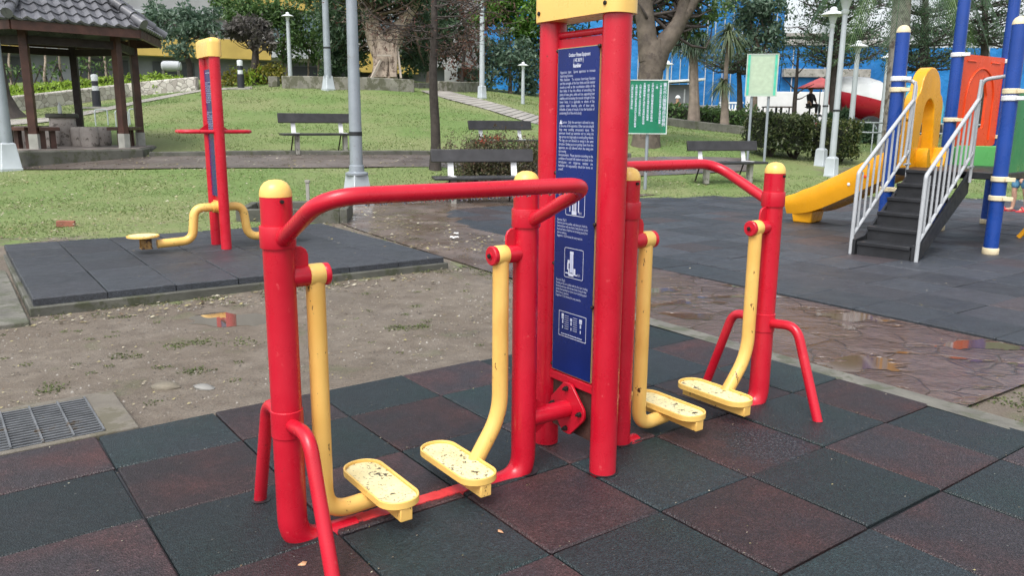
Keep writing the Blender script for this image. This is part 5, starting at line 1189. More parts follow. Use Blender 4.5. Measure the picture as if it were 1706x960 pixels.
bx('core', WD, x0+.1, x1, -1, z1-.1, .6, 8); sheet('blue_sheeting', x0, x1, .3, z1, .2, ob); bx('concrete_edge', CONC, x0, fx(1425), H_(1285, 128), H_(1285, 114), -.25, .15, .02)
bx('roof_beam', mat('site_grey', (.36, .35, .33), .7, .2, 1), x0, fx(1470), z1+.05, z1+.35, .0, 3, .02); bx('roof_beam', CONC, x0, fx(1450), z1+.6, z1+.8, 1, 3, .02)
for k in range(8): MB().tube([(fx(1300+k*52), -.12, 0), (fx(1300+k*52), -.12, z1)], .03, 8).build('scaffold_pole', WL, ob)
# low white walls, shed
WW = mat('white_wall', (.70, .71, .71), .7, .12, 1.2, .1, 8, dirt=(.45, .45, .43), dthr=.6, dscale=1)
def pwall(label, pxa, Ya, pxb, Yb, pyt, m, w=.2, name='white_wall'):
    a, c = gp(pxa, 205, Ya), gp(pxb, 205, Yb); zc = at(pxa, pyt, Ya)[2]; b = MB(); zb = min(a[2], c[2])-.4; b.beam((a[0], a[1], (zc+zb)/2), (c[0], c[1], (zc+zb)/2), w, zc-zb); return tag(b.build(name, m, bevel=.02), label, 'wall')
pwall('white boundary wall behind the outdoor tables', 1240, 40, 1395, 40, 152, WW)
pwall('low white wall behind the low hedge', 1098, 41, 1238, 40.5, 181, WW)
pwall('grey panel wall in the low white wall', 1163, 40.0, 1196, 39.9, 175, WG)
p = gp(1170, 205, 41); b = thing('balustrade', 'white balustrade of short pillars on the low wall', 'railing', (0, 0, 0)); m_ = MB()
for k in range(26):
    px = 1110+k*5; q = at(px, 178, 40.6); 
    if 1160 < px < 1198: continue
    m_.box((q[0], q[1], q[2]-.05), (.07, .07, .36))
m_.build('balusters', WW, b)
for (a0, a1) in ((1108, 1160), (1198, 1238)):
    q0, q1 = at(a0, 171, 40.6), at(a1, 171, 40.6); MB().beam(q0, q1, .14, .09).build('rail', WW, b)
q = gp(1120, 205, 38.5); sh = thing('site_shed', 'small dark shed with white roof beside the blue sheeting', 'shed', q); zt0 = at(1120, 136, 38.5)[2]-q[2]
MB().box((.0, 0, zt0/2-.1), (1.6, 1.5, zt0-.1)).build('wall', WGD, sh); MB().box((.05, 0, zt0+.0), (2.3, 2.2, .10), M=Matrix.Rotation(R(-4), 3, 'Y')).build('roof', WW, sh, bevel=.01); MB().box((.35, -.76, zt0/2-.2), (.06, .03, zt0-.3)).build('corner_strip', WL, sh)
q = gp(752, 158, 40); tag(MB().box((0, 0, .9), (.62, .4, 2.4)).build('white_pillar', WW, bevel=.03), 'white square pillar behind the bare young tree', 'pillar').location = q
TW = mat('weathered_table', (.12, .10, .09), .7, .3, 6)
for px, Y, lab in ((1285, 36, 'dark outdoor table before the white wall, left of two'), (1306, 36.5, 'brown outdoor table before the white wall, beside the bare tree')):
    q = gp(px, 205, Y); zt0 = at(px, 178, Y)[2]-q[2]; t = thing('table', lab, 'table', q); MB().box((0, 0, zt0), (.72, .8, .05)).build('top', TW, t, bevel=.006)
    for sx in (-1, 1):
        for sy in (-1, 1): MB().box((sx*.3, sy*.34, zt0/2-.02), (.05, .05, zt0)).build('leg', BLACKP, t)
# railing on the right
pr = [gp(1352, 262, 23), gp(1430, 262, 23.4), gp(1560, 262, 24), gp(1720, 262, 25)]
rl = thing('metal_railing', 'pale two bar metal railing behind the playground', 'railing', (0, 0, 0)); dp = dense(pr, 1.3)
for z in (.58, .86):
    MB().tube([(p[0], p[1], zt1(*p)+z) for p in dp], .022, 10).build('rail', GALVL, rl)
for p in dp[::1]: MB().tube([(p[0], p[1], zt1(*p)-.1), (p[0], p[1], zt1(*p)+.86)], .02, 10).build('post', GALVL, rl)
# mixer truck
tq = gp(1440, 205, 31.5); tk = thing('mixer_truck', 'concrete mixer truck with white over red drum parked by the site', 'truck', tq)
pa, pb_ = at(1382, 150, 31.5)-tq, at(1500, 180, 31.5)-tq; ax = Vector(pb_-pa); Lg = ax.length; ax.normalize()
prof = [(.02, 0), (.40, .01), (.52, .06), (.72, .55), (.86, 1.25), (.84, 1.7), (.62, 2.4), (.42, Lg)]
sc_ = .92; M3 = Vector((0, 0, 1)).rotation_difference(ax).to_matrix(); 
for nm, m, test in (('drum_upper', mat('drum_white', (.74, .76, .76), .35, .08, 2), 1), ('drum_lower', mat('drum_red', (.42, .012, .03), .35, .1, 2), -1)):
    b = MB(); n = 40; v = []; ppl = [(r_*sc_, z) for r_, z in prof]
    side = ax.cross(Vector((0, 0, 1))).normalized(); upv = side.cross(ax).normalized()
    for r_, z in ppl:
        for k in range(n//2+1):
            a = math.pi*k/(n//2); v.append(Vector(pa)+ax*z+(side*math.cos(a)+upv*math.sin(a)*test)*r_)
    m_ = n//2+1; f = [(i*m_+k, i*m_+k+1, (i+1)*m_+k+1, (i+1)*m_+k) for i in range(len(ppl)-1) for k in range(m_-1)]
    if test < 0: f = [q[::-1] for q in f]
    b.add(v, f).build(nm, m, tk, ang=60)
CY = mat('truck_cyan', (.06, .32, .42), .35, .1, 3)
MB().prism([(-.75, 0), (.75, 0), (.75, 1.0), (.45, 1.75), (-.75, 1.8)], -.95, .95, Matrix(((1, 0, 0), (0, 0, -1), (0, 1, 0))), (2.1, .6, .35)).build('cab', CY, tk, bevel=.06); MB().prism([(.1, 1.0), (.66, 1.0), (.42, 1.6), (.1, 1.62)], .955, .965, Matrix(((1, 0, 0), (0, 0, -1), (0, 1, 0))), (2.1, .6, .35)).build('window', GLS, tk)
MB().box((.6, .2, .62), (4.6, .8, .22)).build('chassis', mat('truck_red', (.38, .02, .03), .5), tk, bevel=.02); pass
for x in (-.9, -.1, 2.1):
    for y in (-.75, 1.1):
        w = MB().lathe([(.2, -.13), (.46, -.13), (.50, -.08), (.50, .08), (.46, .13), (.2, .13)], (x, y, .5), 22, (0, 1, 0)).build('wheel', BLACKP, tk); MB().lathe([(.22, -.135), (.1, -.10), (.1, .10), (.22, .135)], (x, y, .5), 16, (0, 1, 0)).build('rim', GALV, w)
# white tank
cq = gp(288, 140, 40); tz_ = at(288, 121, 40)[2]; tk_ = thing('storage_tank', 'white rounded tank lying by the dark ground floor opening behind the trees', 'tank', (cq[0], cq[1], cq[2]), .15)
MB().lathe([(.05, -.46), (.18, -.44), (.24, -.36), (.25, 0), (.24, .36), (.18, .44), (.05, .46)], (0, 0, tz_-cq[2]+.31), 24, (1, 0, 0)).build('shell', WL, tk_)
for x in (-.35, .35): MB().box((x, 0, (tz_-cq[2]+.1)/2), (.12, .45, tz_-cq[2]+.1)).build('leg', CONCD, tk_)
# parasol
q = gp(1362, 205, 35); ps_ = thing('parasol', 'faded red parasol over the seated person', 'parasol', q); hp = at(1362, 128, 35)[2]-q[2]; b = MB(); n = 8
v = [(0, 0, hp)]+[(1.0*math.cos(6.283*k/n), 1.0*math.sin(6.283*k/n), hp-.46) for k in range(n)]; b.add(v, [(0, 1+k, 1+(k+1) % n) for k in range(n)], False); o = b.build('canopy', mat('parasol_red', (.42, .08, .08), .6, .2, 3), ps_); so = o.modifiers.new('s', 'SOLIDIFY'); so.thickness = .01
MB().tube([(0, 0, 0), (0, 0, hp)], .02, 8).build('pole', GALV, ps_)
# ---------------------------------------------------------------- people
SKIN = mat('skin', (.50, .30, .21), .5, .08, 6)
def skinned(name, verts, edges, radii, m, parent, sub=2):
    me = bpy.data.meshes.new(name); me.from_pydata(verts, edges, []); o = bpy.data.objects.new(name, me); COL.objects.link(o); o.parent = parent; me.materials.append(m)
    s = o.modifiers.new('skin', 'SKIN'); s.use_smooth_shade = True
    for k, r_ in enumerate(radii):
        d = me.skin_vertices[0].data[k]; d.radius = (r_, r_) if not hasattr(r_, '__len__') else r_; d.use_root = (k == 0)
    ss = o.modifiers.new('sub', 'SUBSURF'); ss.levels = sub; ss.render_levels = sub; return o
def person(label, loc, rz, H, sit=False, shirt=(.1, .1, .12), pants=(.05, .06, .1), hair=(.02, .017, .015), helmet=None, shorts=False, sandals=None, arms=.15):
    t = thing('person', label, 'person', loc, rz); k = H/1.7
    hip = .50*1.7 if not sit else .47
    V = [(0, 0, hip), (0, .0, hip+.22), (0, .0, hip+.45), (0, .01, hip+.56), (0, -.01, hip+.66), (0, -.01, hip+.78)]; Rr = [.12, .12, .14, .055, .085, .07]; E = [(0, 1), (1, 2), (2, 3), (3, 4), (4, 5)]
    S_, E2, R2 = V[:3]+[(0, .01, hip+.53)], [(0, 1), (1, 2), (2, 3)], [.135, .135, .15, .08]
    Pn, E3, R3 = [(0, 0, hip+.06)], [], [.13]
    for s in (-1, 1):
        o = len(V); sh, el, wr = (s*.19, 0, hip+.46), (s*.24, -.04 if not sit else -.10, hip+.18), (s*.21, -arms, hip-.05 if not sit else hip+.16)
        V += [sh, el, wr, (wr[0], wr[1]-.05, wr[2]-.09)]; Rr += [.055, .042, .030, .028]; E += [(2, o), (o, o+1), (o+1, o+2), (o+2, o+3)]
        for f_ in range(4): V.append((wr[0]+(f_-1.5)*.018, wr[1]-.06, wr[2]-.17+.012*abs(f_-1.5))); Rr.append(.009); E.append((o+3, len(V)-1))
        V.append((wr[0]-s*.045, wr[1]-.07, wr[2]-.11)); Rr.append(.010); E.append((o+3, len(V)-1))
        so = len(S_); S_ += [sh, ((sh[0]+el[0])/2+s*.01, (sh[1]+el[1])/2, (sh[2]+el[2])/2), (el[0], el[1], el[2]+.02)]; R2 += [.07, .06, .055]; E2 += [(2, so), (so, so+1), (so+1, so+2)]
        o = len(V)
        if sit: hp_, kn, an, to = (s*.09, -.02, hip), (s*.11, -.42, hip+.02), (s*.11, -.42, .08), (s*.12, -.60, .035)
        else: hp_, kn, an, to = (s*.09, 0, hip-.04), (s*.10, -.02+.05*s, .46), (s*.10, .02+.08*s, .08), (s*.12, -.16+.08*s, .03)
        V += [hp_, kn, ((kn[0]+an[0])/2, (kn[1]+an[1])/2+.02, kn[2]*.62+an[2]*.38), an, (an[0], an[1]-.02, .045), to]; Rr += [.085, .055, .055, .036, .040, (.042, .022)]; E += [(0, o), (o, o+1), (o+1, o+2), (o+2, o+3), (o+3, o+4), (o+4, o+5)]
        po = len(Pn); Pn += [hp_, kn] if not shorts else [hp_, (kn[0], kn[1], kn[2]+.03)]; R3 += [.105, .075 if not shorts else .09]; E3 += [(0, po), (po, po+1)]
        if not shorts: Pn.append((an[0], an[1], an[2]+.05)); R3.append(.055); E3.append((po+1, po+2))
        if sandals: MB().prism([(an[0]-.045, an[1]+.07), (an[0]+.045, an[1]+.07), (to[0]+.05, to[1]-.02), (to[0], to[1]-.07), (to[0]-.05, to[1]-.02)][::-1], -.0, .02).tube([(an[0]-.05, (an[1]+to[1])/2-.02, .02), (an[0], (an[1]+to[1])/2-.03, .075), (an[0]+.05, (an[1]+to[1])/2-.02, .02)], .012, 8).build('sandal', sandals, t)
        elif not shorts: MB().lathe([(.055, 0), (.06, .03), (.05, .08), (.04, .10)], (an[0], an[1]-.03, 0), 12).box((an[0], (an[1]+to[1])/2, .03), (.09, .24, .06)).build('shoe', BLACKP, t, bevel=.015)
    sc = lambda L_: [tuple(c*k for c in p) for p in L_]; rs = lambda L_: [tuple(x*k for x in r_) if hasattr(r_, '__len__') else r_*k for r_ in L_]
    skinned('body', sc(V), E, rs(Rr), SKIN, t); skinned('shirt', sc(S_), E2, rs(R2), mat('cloth_%d' % (hash(shirt) % 9999), shirt, .8, .15, 8), t); skinned('trousers' if not shorts else 'shorts', sc(Pn), E3, rs(R3), mat('cloth_%d' % (hash(pants) % 9999), pants, .8, .15, 8), t)
    hc = tuple(c*k for c in (0, .012, hip+.76))
    MB().lathe([(.02, -.11), (.085, -.09), (.098, .0), (.085, .06), (.05, .09), (.01, .10)] if helmet is None else [(.13, -.0), (.125, .01), (.11, .05), (.08, .10), (.03, .125), (.005, .13)], (hc[0], hc[1]+(.028*k if helmet is None else 0), hc[2]+.01), 16).build('hair' if helmet is None else 'helmet', mat('hair_dark', hair, .6) if helmet is None else helmet, t)
    return t
q = gp(1347, 205, 36); person('person in dark clothes sitting under the red parasol', (q[0], q[1], at(1347, 194, 36)[2]), .6, 1.66, True, (.035, .035, .045), (.03, .03, .035))
tag(MB().lathe([(.2, 0), (.2, .03), (.04, .05), (.04, .36), (.2, .38), (.2, .42)], n=16).build('stool', BLACKP), 'dark stool under the person by the parasol', 'stool').location = (q[0], q[1], at(1347, 194, 36)[2])
q = gp(1127, 205, 37); person('person in a red jacket and white helmet sitting behind the low hedge', (q[0], q[1], at(1127, 208, 37)[2]), -.7, 1.62, True, (.32, .045, .05), (.03, .035, .05), helmet=LAMPW)
q = (8.13, 12.9, .004); person('barefoot child in blue shorts and red sandals behind the playground post', q, R(-80), 1.22, False, (.45, .47, .5), (.10, .27, .42), shorts=True, sandals=mat('red_rubber', (.60, .04, .05), .45))

# ---------------------------------------------------------------- playground
PC = np.array([5.13, 8.51]); ps_rz = math.atan2(.68, .73)              # local x = into the structure, local y = from post C to post A
pg = thing('playground_set', 'playground structure with blue posts, black stairs, yellow slide and coloured panels', 'playground', (PC[0], PC[1], .004), ps_rz)
def bpost(x, y, h, cap_=True, rings=()):
    o = MB().tube([(x, y, 0), (x, y, h)], .073, 22).build('post', BLUEP, pg)
    if cap_: MB().lathe([(.075, 0), (.075, .01), (.068, .04), (.05, .066), (.025, .08), (.003, .083)], (x, y, h), 22).build('cap', CREAM, o)
    MB().lathe([(.078, 0), (.082, .01), (.082, .06), (.076, .07)], (x, y, 0), 22).build('base_ring', CREAM, o)
    for z, w in rings:
        rg = MB().lathe([(.079, -.028), (.086, -.022), (.086, .022), (.079, .028)], (x, y, z), 22); rg.box((x-.02, y-.105 if y < .5 else y-.10, z), (.09, .09, .04), .3); rg.build('clamp', CREAM if w == 'c' else WHITEP, o, bevel=.003)
    return o
bpost(0, 0, 2.36, True, ((1.70, 'c'), (1.63, 'w'), (.80, 'c'), (.60, 'c')))
bpost(0, 1.15, 2.36, True, ((1.74, 'c'), (1.86, 'w'), (.62, 'c')))
bpost(1.68, 1.13, 3.3, True, ((2.22, 'w'), (1.42, 'c'), (.75, 'c')))
bpost(1.68, 0, 3.3, True, ((1.7, 'c'),))
bpost(2.97, .95, 3.3, True, ((2.2, 'w'), (1.2, 'c')))
bpost(3.0, -.1, 3.3)
PZ = .86
MB().box((.915, .57, PZ-.043), (1.53, 1.20, .08)).build('deck', BLACKP, pg, bevel=.01)
MB().box((2.33, .45, PZ-.10), (1.22, 1.15, .08)).build('deck', BLACKP, pg, bevel=.01)
# stairs
yc = .655; sw = .60; x0 = -1.17; XE = .13
for k in range(6):
    z0, z1 = PZ*k/6, PZ*(k+1)/6; xa = x0+(XE-x0)*k/6
    MB().box((xa+.11, yc, z1-.018), (.26, sw-.06, .036)).box((xa+.006, yc, (z0+z1)/2-.02), (.012, sw-.06, z1-z0-.03)).build('step', BLACKP, pg, bevel=.004)
for s in (-1, 1):
    M = Matrix(((1, 0, 0), (0, 0, -1), (0, 1, 0)))
    MB().prism([(x0-.02, 0), (x0+.16, 0), (XE+.03, PZ-.24), (XE+.03, PZ-.005), (x0+.20, .165+.02), (x0-.02, .165)], -.015, .015, M, (0, yc+s*(sw/2), 0)).build('stringer', BLACKP, pg, bevel=.004)
    y = yc+s*(sw/2+.035); sl = PZ/(XE-x0)
    lo = lambda x: .20+(x-x0)*sl*1.02; hi = lambda x: .83+(x-x0-.06)*sl*.98
    xt = XE-.03
    rl_ = MB().tube(fillet([(x0, y, -.0), (x0+.02, y, .86), (xt, y, hi(xt)+.03), (xt+.0, y, 1.83), (xt+.02, y+s*.20 if s > 0 else y-.22, 1.86)], [0, .06, .05, .09, 0], 6), .0205, 12)
    r1 = rl_.build('handrail', RAILG, pg)
    bb = MB(); bb.tube([(x0+.01, y, lo(x0)), (xt-.02, y, lo(xt))], .017, 10)
    for k in range(9):
        x = x0+.11+k*(xt-x0-.16)/8.3; bb.tube([(x, y, lo(x)), (x+.004, y, hi(x))], .0125, 8)
    bb.tube([(xt-.10, y, lo(xt)-.05), (xt-.02, y, 1.83)], .016, 10).tube([(xt, y, PZ-.12), (xt, y, hi(xt))], .017, 10)
    bb.tube([(xt-.10, y, PZ+.05), (xt+.06, y, PZ+.05)], .014, 8); bb.build('baluster', RAILG, r1)
# slide
SLB = 1; sp = [Vector(p) for p in ((.90, .95, PZ+.01), (.92, 1.25, PZ-.01), (.97, 1.50, .76), (1.05, 2.0, .50), (1.12, 2.40, .305), (1.17, 2.64, .235), (1.21, 2.86, .215))]
sp2 = []
for i in range(len(sp)-1):
    for k in range(5):
        s = k/5; p0, p1, p2, p3 = sp[max(i-1, 0)], sp[i], sp[i+1], sp[min(i+2, len(sp)-1)]
        sp2.append(.5*((2*p1)+(p2-p0)*s+(2*p0-5*p1+4*p2-p3)*s*s+(3*p1-p0-3*p2+p3)*s**3))
sp2.append(sp[-1]); V = []; n_ = len(sp2)
prof = [(-.25, -.10), (-.29, .02), (-.30, .17), (-.275, .215), (-.24, .20), (-.225, .12), (-.17, .012), (-.08, -.005), (.0, -.01), (.08, -.005), (.17, .012), (.225, .12), (.24, .20), (.275, .215), (.30, .17), (.29, .02), (.25, -.10), (.15, -.075), (0, -.07), (-.15, -.075)]
for i, p in enumerate(sp2):
    d = (sp2[min(i+1, n_-1)]-sp2[max(i-1, 0)]).normalized(); sd = d.cross(Vector((0, 0, 1))).normalized(); u_ = sd.cross(d)
    fade = 1-.35*max(0, (i/(n_-1)-.75)/.25)
    for x, z in prof: V.append(p+sd*x+u_*z*(fade if z > 0 else 1))
m_ = len(prof); Fc = [(i*m_+k, i*m_+(k+1) % m_, (i+1)*m_+(k+1) % m_, (i+1)*m_+k) for i in range(n_-1) for k in range(m_)]+[tuple(range(m_-1, -1, -1)), tuple((n_-1)*m_+k for k in range(m_))]
sl_ = MB().add(V, Fc).build('slide', ORANGE, pg, ang=50); e = sp2[-3]
MB().box((e.x-.02, e.y-.10, .085), (.40, .26, .17), .1, taper=1.15).build('slide_foot', ORANGE, sl_, bevel=.02)
for i, s_ in ((12, .0), (14, .0)):
    d = (sp2[i+1]-sp2[i-1]).normalized(); sd = d.cross(Vector((0, 0, 1))).normalized(); pp = sp2[i]-sd*.288+Vector((0, 0, .04)); 
    MB().lathe([(.022, 0), (.02, .008), (.01, .012)], pp, 12, tuple(-sd)).lathe([(.022, 0), (.02, .008), (.01, .012)], sp2[i]+sd*.283+Vector((0, 0, .04)), 12, tuple(sd)).build('bolt_cover', REDP if i == 12 else WHITEP, sl_)
# slide hood: arched panel with an arched opening
hw, hh = .42, 1.20; outl = [(-hw, 0)]+[(-hw, .78), (-hw+.02, .84), (-.30, .90)]+[(.29*math.cos(math.pi-math.pi*k/12), .92+.27*math.sin(math.pi-math.pi*k/12)) for k in range(13)]+[(.30, .90), (hw-.02, .84), (hw, .78), (hw, 0)]
inn = [(-.24, 0), (-.22, .25), (-.19, .50), (-.17, .58)]+[(.17*math.cos(math.pi-math.pi*k/12), .62+.20*math.sin(math.pi-math.pi*k/12)) for k in range(13)]+[(.17, .58), (.19, .50), (.22, .25), (.24, 0)]
n_ = min(len(outl), len(inn))
def resample(pl, n):
    pl = np.array(pl); d = np.r_[0, np.cumsum(np.linalg.norm(np.diff(pl, axis=0), axis=1))]; s = np.linspace(0, d[-1], n); return [(np.interp(q, d, pl[:, 0]), np.interp(q, d, pl[:, 1])) for q in s]
oo, ii = resample(outl, 40), resample(inn, 40); M = Matrix(((1, 0, 0), (0, 0, -1), (0, 1, 0))); v = []
for th_ in (-.07, .07):
    for P_ in (oo, ii): v += [Vector((.86+x, 1.17+th_, PZ-.02+z)) for x, z in P_]
f = []
for i in range(39): f += [(i, i+1, 41+i, 40+i), (80+i+1, 80+i, 120+i, 121+i), (i+1, i, 80+i, 81+i), (40+i, 41+i, 121+i, 120+i)]
f += [(0, 40, 120, 80), (39, 119, 159, 79)]
MB().add(v, f, False).build('slide_hood', ORANGE, pg, bevel=.012, seg=3)
for s in (-1, 1): MB().beam((.86+s*.36, 1.20, PZ+.16), (.88+s*.35, 1.36, PZ+.12), .05, .45).build('hood_side', ORANGE, pg, bevel=.012)
MB().lathe([(.03, 0), (.03, .05), (.01, .07)], (.36, 1.13, 1.42), 12, (-1, 0, 0)).build('knob', ORANGE, pg)
# coloured panels on the second bay
def panel(name, m, a, b, z0, z1, th_=.03, hole=None):
    a, b = np.array(a), np.array(b); c = (a+b)/2; L = np.linalg.norm(b-a); an = math.atan2(*(b-a)[::-1])
    return MB().box((c[0], c[1], (z0+z1)/2), (L, th_, z1-z0), an).build(name, m, pg, bevel=.012), an, c, L
a, b_ = np.array([1.76, 1.13]), np.array([2.89, .96]); an = math.atan2(*(b_-a)[::-1]); c = (a+b_)/2; L = np.linalg.norm(b_-a)*.97
Mx = Matrix.Rotation(an, 3, 'Z') @ Matrix(((1, 0, 0), (0, 0, -1), (0, 1, 0)))
o4 = resample([(-L/2, .02), (-L/2, 1.18), (L/2, 1.18), (L/2, .02), (-L/2, .02)], 49)[:-1]; hx = .06; hz_ = .56
i4 = resample([(hx-.13, hz_-.30), (hx-.13, hz_+.12), (hx-.06, hz_+.28), (hx, hz_+.36), (hx+.06, hz_+.28), (hx+.13, hz_+.12), (hx+.13, hz_-.30), (hx-.13, hz_-.30)], 49)[:-1]
v = [Mx @ Vector((x, z, t_))+Vector((c[0], c[1], 1.06)) for t_ in (-.018, .018) for P_ in (o4, i4) for x, z in P_]; f = []
for i in range(48):
    j = (i+1) % 48; f += [(i, j, 48+j, 48+i), (96+j, 96+i, 144+i, 144+j), (j, i, 96+i, 96+j), (48+i, 48+j, 144+j, 144+i)]
rp = MB().add(v, f, False).build('red_panel', REDP, pg)
ap = [(.36*math.cos(math.pi*k/16), .62+.40*math.sin(math.pi*k/16)) for k in range(17)]; ap = [(.36, .10)]+ap+[(-.36, .10)]
for sd_ in (.021, -.021): MB().tube([Mx @ Vector((x, z, sd_))+Vector((c[0], c[1], 1.06)) for x, z in ap], .012, 8).tube([Mx @ Vector((x, 1.10, sd_))+Vector((c[0], c[1], 1.06)) for x in (-.42, -.2)], .010, 8).tube([Mx @ Vector((x, 1.10, sd_))+Vector((c[0], c[1], 1.06)) for x in (.2, .42)], .010, 8).build('raised_arch', REDP, rp)
panel('green_panel', GREENP, (1.76, 1.08), (2.9, .90), PZ-.07, PZ+.22)
MB().box((1.74, .56, PZ+.09), (.03, .98, .30)).build('green_panel', GREENP, pg, bevel=.01)
panel('side_panel', GREEND, (.10, 0), (1.60, 0), PZ-.02, PZ+.86)
MB().tube(fillet([(1.7, .2, 0), (1.95, -.25, .75), (2.3, -.5, .8)], .2), .03, 10).build('climbing_bar', ORANGE, pg)
MB().box((2.35, .55, PZ+.12), (.5, .35, .30)).build('yellow_seat', ORANGE, pg, bevel=.06)

# ---------------------------------------------------------------- grass, weeds, leaf litter
def grass():
    n = 330000; Yd = 8.0*(36/8.0)**RNG.random(n); X = (RNG.random(n)*2-1)*Yd*.72
    w = grass_w(X, Yd); u, v = mframe(X, Yd)
    rub = ((u > 3.40) & (v < 10) & (Yd < 14.5)); mat_ = (u > fu-3.95) & (u < fu+.05) & (v > fv-.05) & (v < fv+3.05)
    nz = .5+.25*np.sin(X*1.9+1.3*np.sin(Yd*1.1))+.25*np.sin(Yd*2.3+1.1*np.sin(X*2.7))
    k = (RNG.random(n) < np.clip(w*(.25+.75*nz)*np.where(Yd > 17, .8, .75), 0, 1)) & ~rub & ~mat_
    # keep blades off the far path and the hill path
    P = np.stack([X, Yd], 1)[k]; pfA, pbA = np.array(pf), np.array(pb); yl = np.interp(P[:, 0], pfA[:, 0], pfA[:, 1]); yh = np.interp(P[:, 0], pbA[:, 0], pbA[:, 1]); P = P[(P[:, 1] < yl-.05) | (P[:, 1] > yh+.08)]
    hl, hr = np.array(hp_l), np.array(hp_r); xl_ = np.interp(P[:, 1], hl[::-1, 1], hl[::-1, 0]); xr_ = np.interp(P[:, 1], hr[::-1, 1], hr[::-1, 0]); inside = (P[:, 0] > xl_) & (P[:, 0] < xr_) & (P[:, 1] < 33) & (P[:, 1] > hr[-1, 1]); P = P[~inside]
    dg_ = np.hypot(P[:, 0]-cen[0], P[:, 1]-cen[1]); P = P[dg_ > 2.7]
    n = len(P); h = (.012+.0007*P[:, 1])*(.6+.9*RNG.random(n)); an = RNG.random(n)*6.283; lean = RNG.normal(size=(n, 2))*1.0; z = zt(P[:, 0], P[:, 1])-.004
    wd = .0035+.0004*P[:, 1]; sx, sy = np.cos(an)*wd, np.sin(an)*wd
    V = np.stack([np.stack([P[:, 0]-sx, P[:, 1]-sy, z], 1), np.stack([P[:, 0]+sx, P[:, 1]+sy, z], 1), np.stack([P[:, 0]+lean[:, 0]*h, P[:, 1]+lean[:, 1]*h, z+h], 1)], 1).reshape(-1, 3)
    m = leafmat('grass_blade', [(.078, .14, .032), (.122, .195, .048), (.168, .24, .07), (.25, .255, .12)], .6, .3)
    tag(np_mesh('grass', V, np.arange(3*n).reshape(n, 3), m), 'short damp green grass with worn patches', None, None, 'stuff')
grass()
def weeds():
    C_ = []
    for (ua, va, ub, vb, n, s) in ((-2.6, 3.98, 1.0, 4.05, 46, .14), (1.2, 4.1, 2.0, 3.9, 16, .10), (1.95, 3.9, 2.0, 2.0, 18, .06), (1.8, 1.55, 1.85, 2.4, 8, .08), (2.15, -.75, 3.3, -.72, 34, .10), (2.2, -.95, 3.3, -1.5, 30, .2)):
        for k in range(n): s_ = random.random(); p = mw(ua+(ub-ua)*s_+random.gauss(0, s), va+(vb-va)*s_+random.gauss(0, s)); C_.append((p[0], p[1], random.uniform(.5, 1.)))
    for k in range(70): p = mw(random.uniform(-3.2, 1.6), random.uniform(1.6, 3.8)); C_.append((p[0], p[1], random.uniform(.25, .55)))
    for px, py in ((660, 548), (690, 545), (300, 575), (205, 592), (330, 620), (325, 572), (345, 570), (400, 568), (95, 648)): 
        p = hit(px, py, 4, 9); C_ += [(p[0]+random.gauss(0, .04), p[1]+random.gauss(0, .04), .75) for _ in range(4)]
    vs, fs = [], []
    for x, y, s in C_:
        if in_pud(x, y): continue
        z = zt1(x, y)
        for k in range(20):
            a = random.random()*6.283; r_ = random.random()**.5*.085*s; bx_, by_ = x+r_*math.cos(a), y+r_*math.sin(a); h = random.uniform(.004, .016)*s; w = random.uniform(.003, .007); l = random.uniform(.01, .035)*s; b_ = random.random()*6.283; o = len(vs)
            dx, dy = math.cos(b_), math.sin(b_); vs += [(bx_, by_, z-.002), (bx_+dx*l*.5-dy*w, by_+dy*l*.5+dx*w, z+h), (bx_+dx*l, by_+dy*l, z+h*.8), (bx_+dx*l*.5+dy*w, by_+dy*l*.5-dx*w, z+h)]; fs.append((o, o+1, o+2, o+3))
    tag(np_mesh('weeds', np.array(vs), np.array(fs), leafmat('weed_leaf', [(.06, .075, .03), (.11, .14, .045), (.17, .21, .07)], .5)), 'small weeds and moss tufts along the kerbs and in the bare earth', None, None, 'stuff')
weeds()
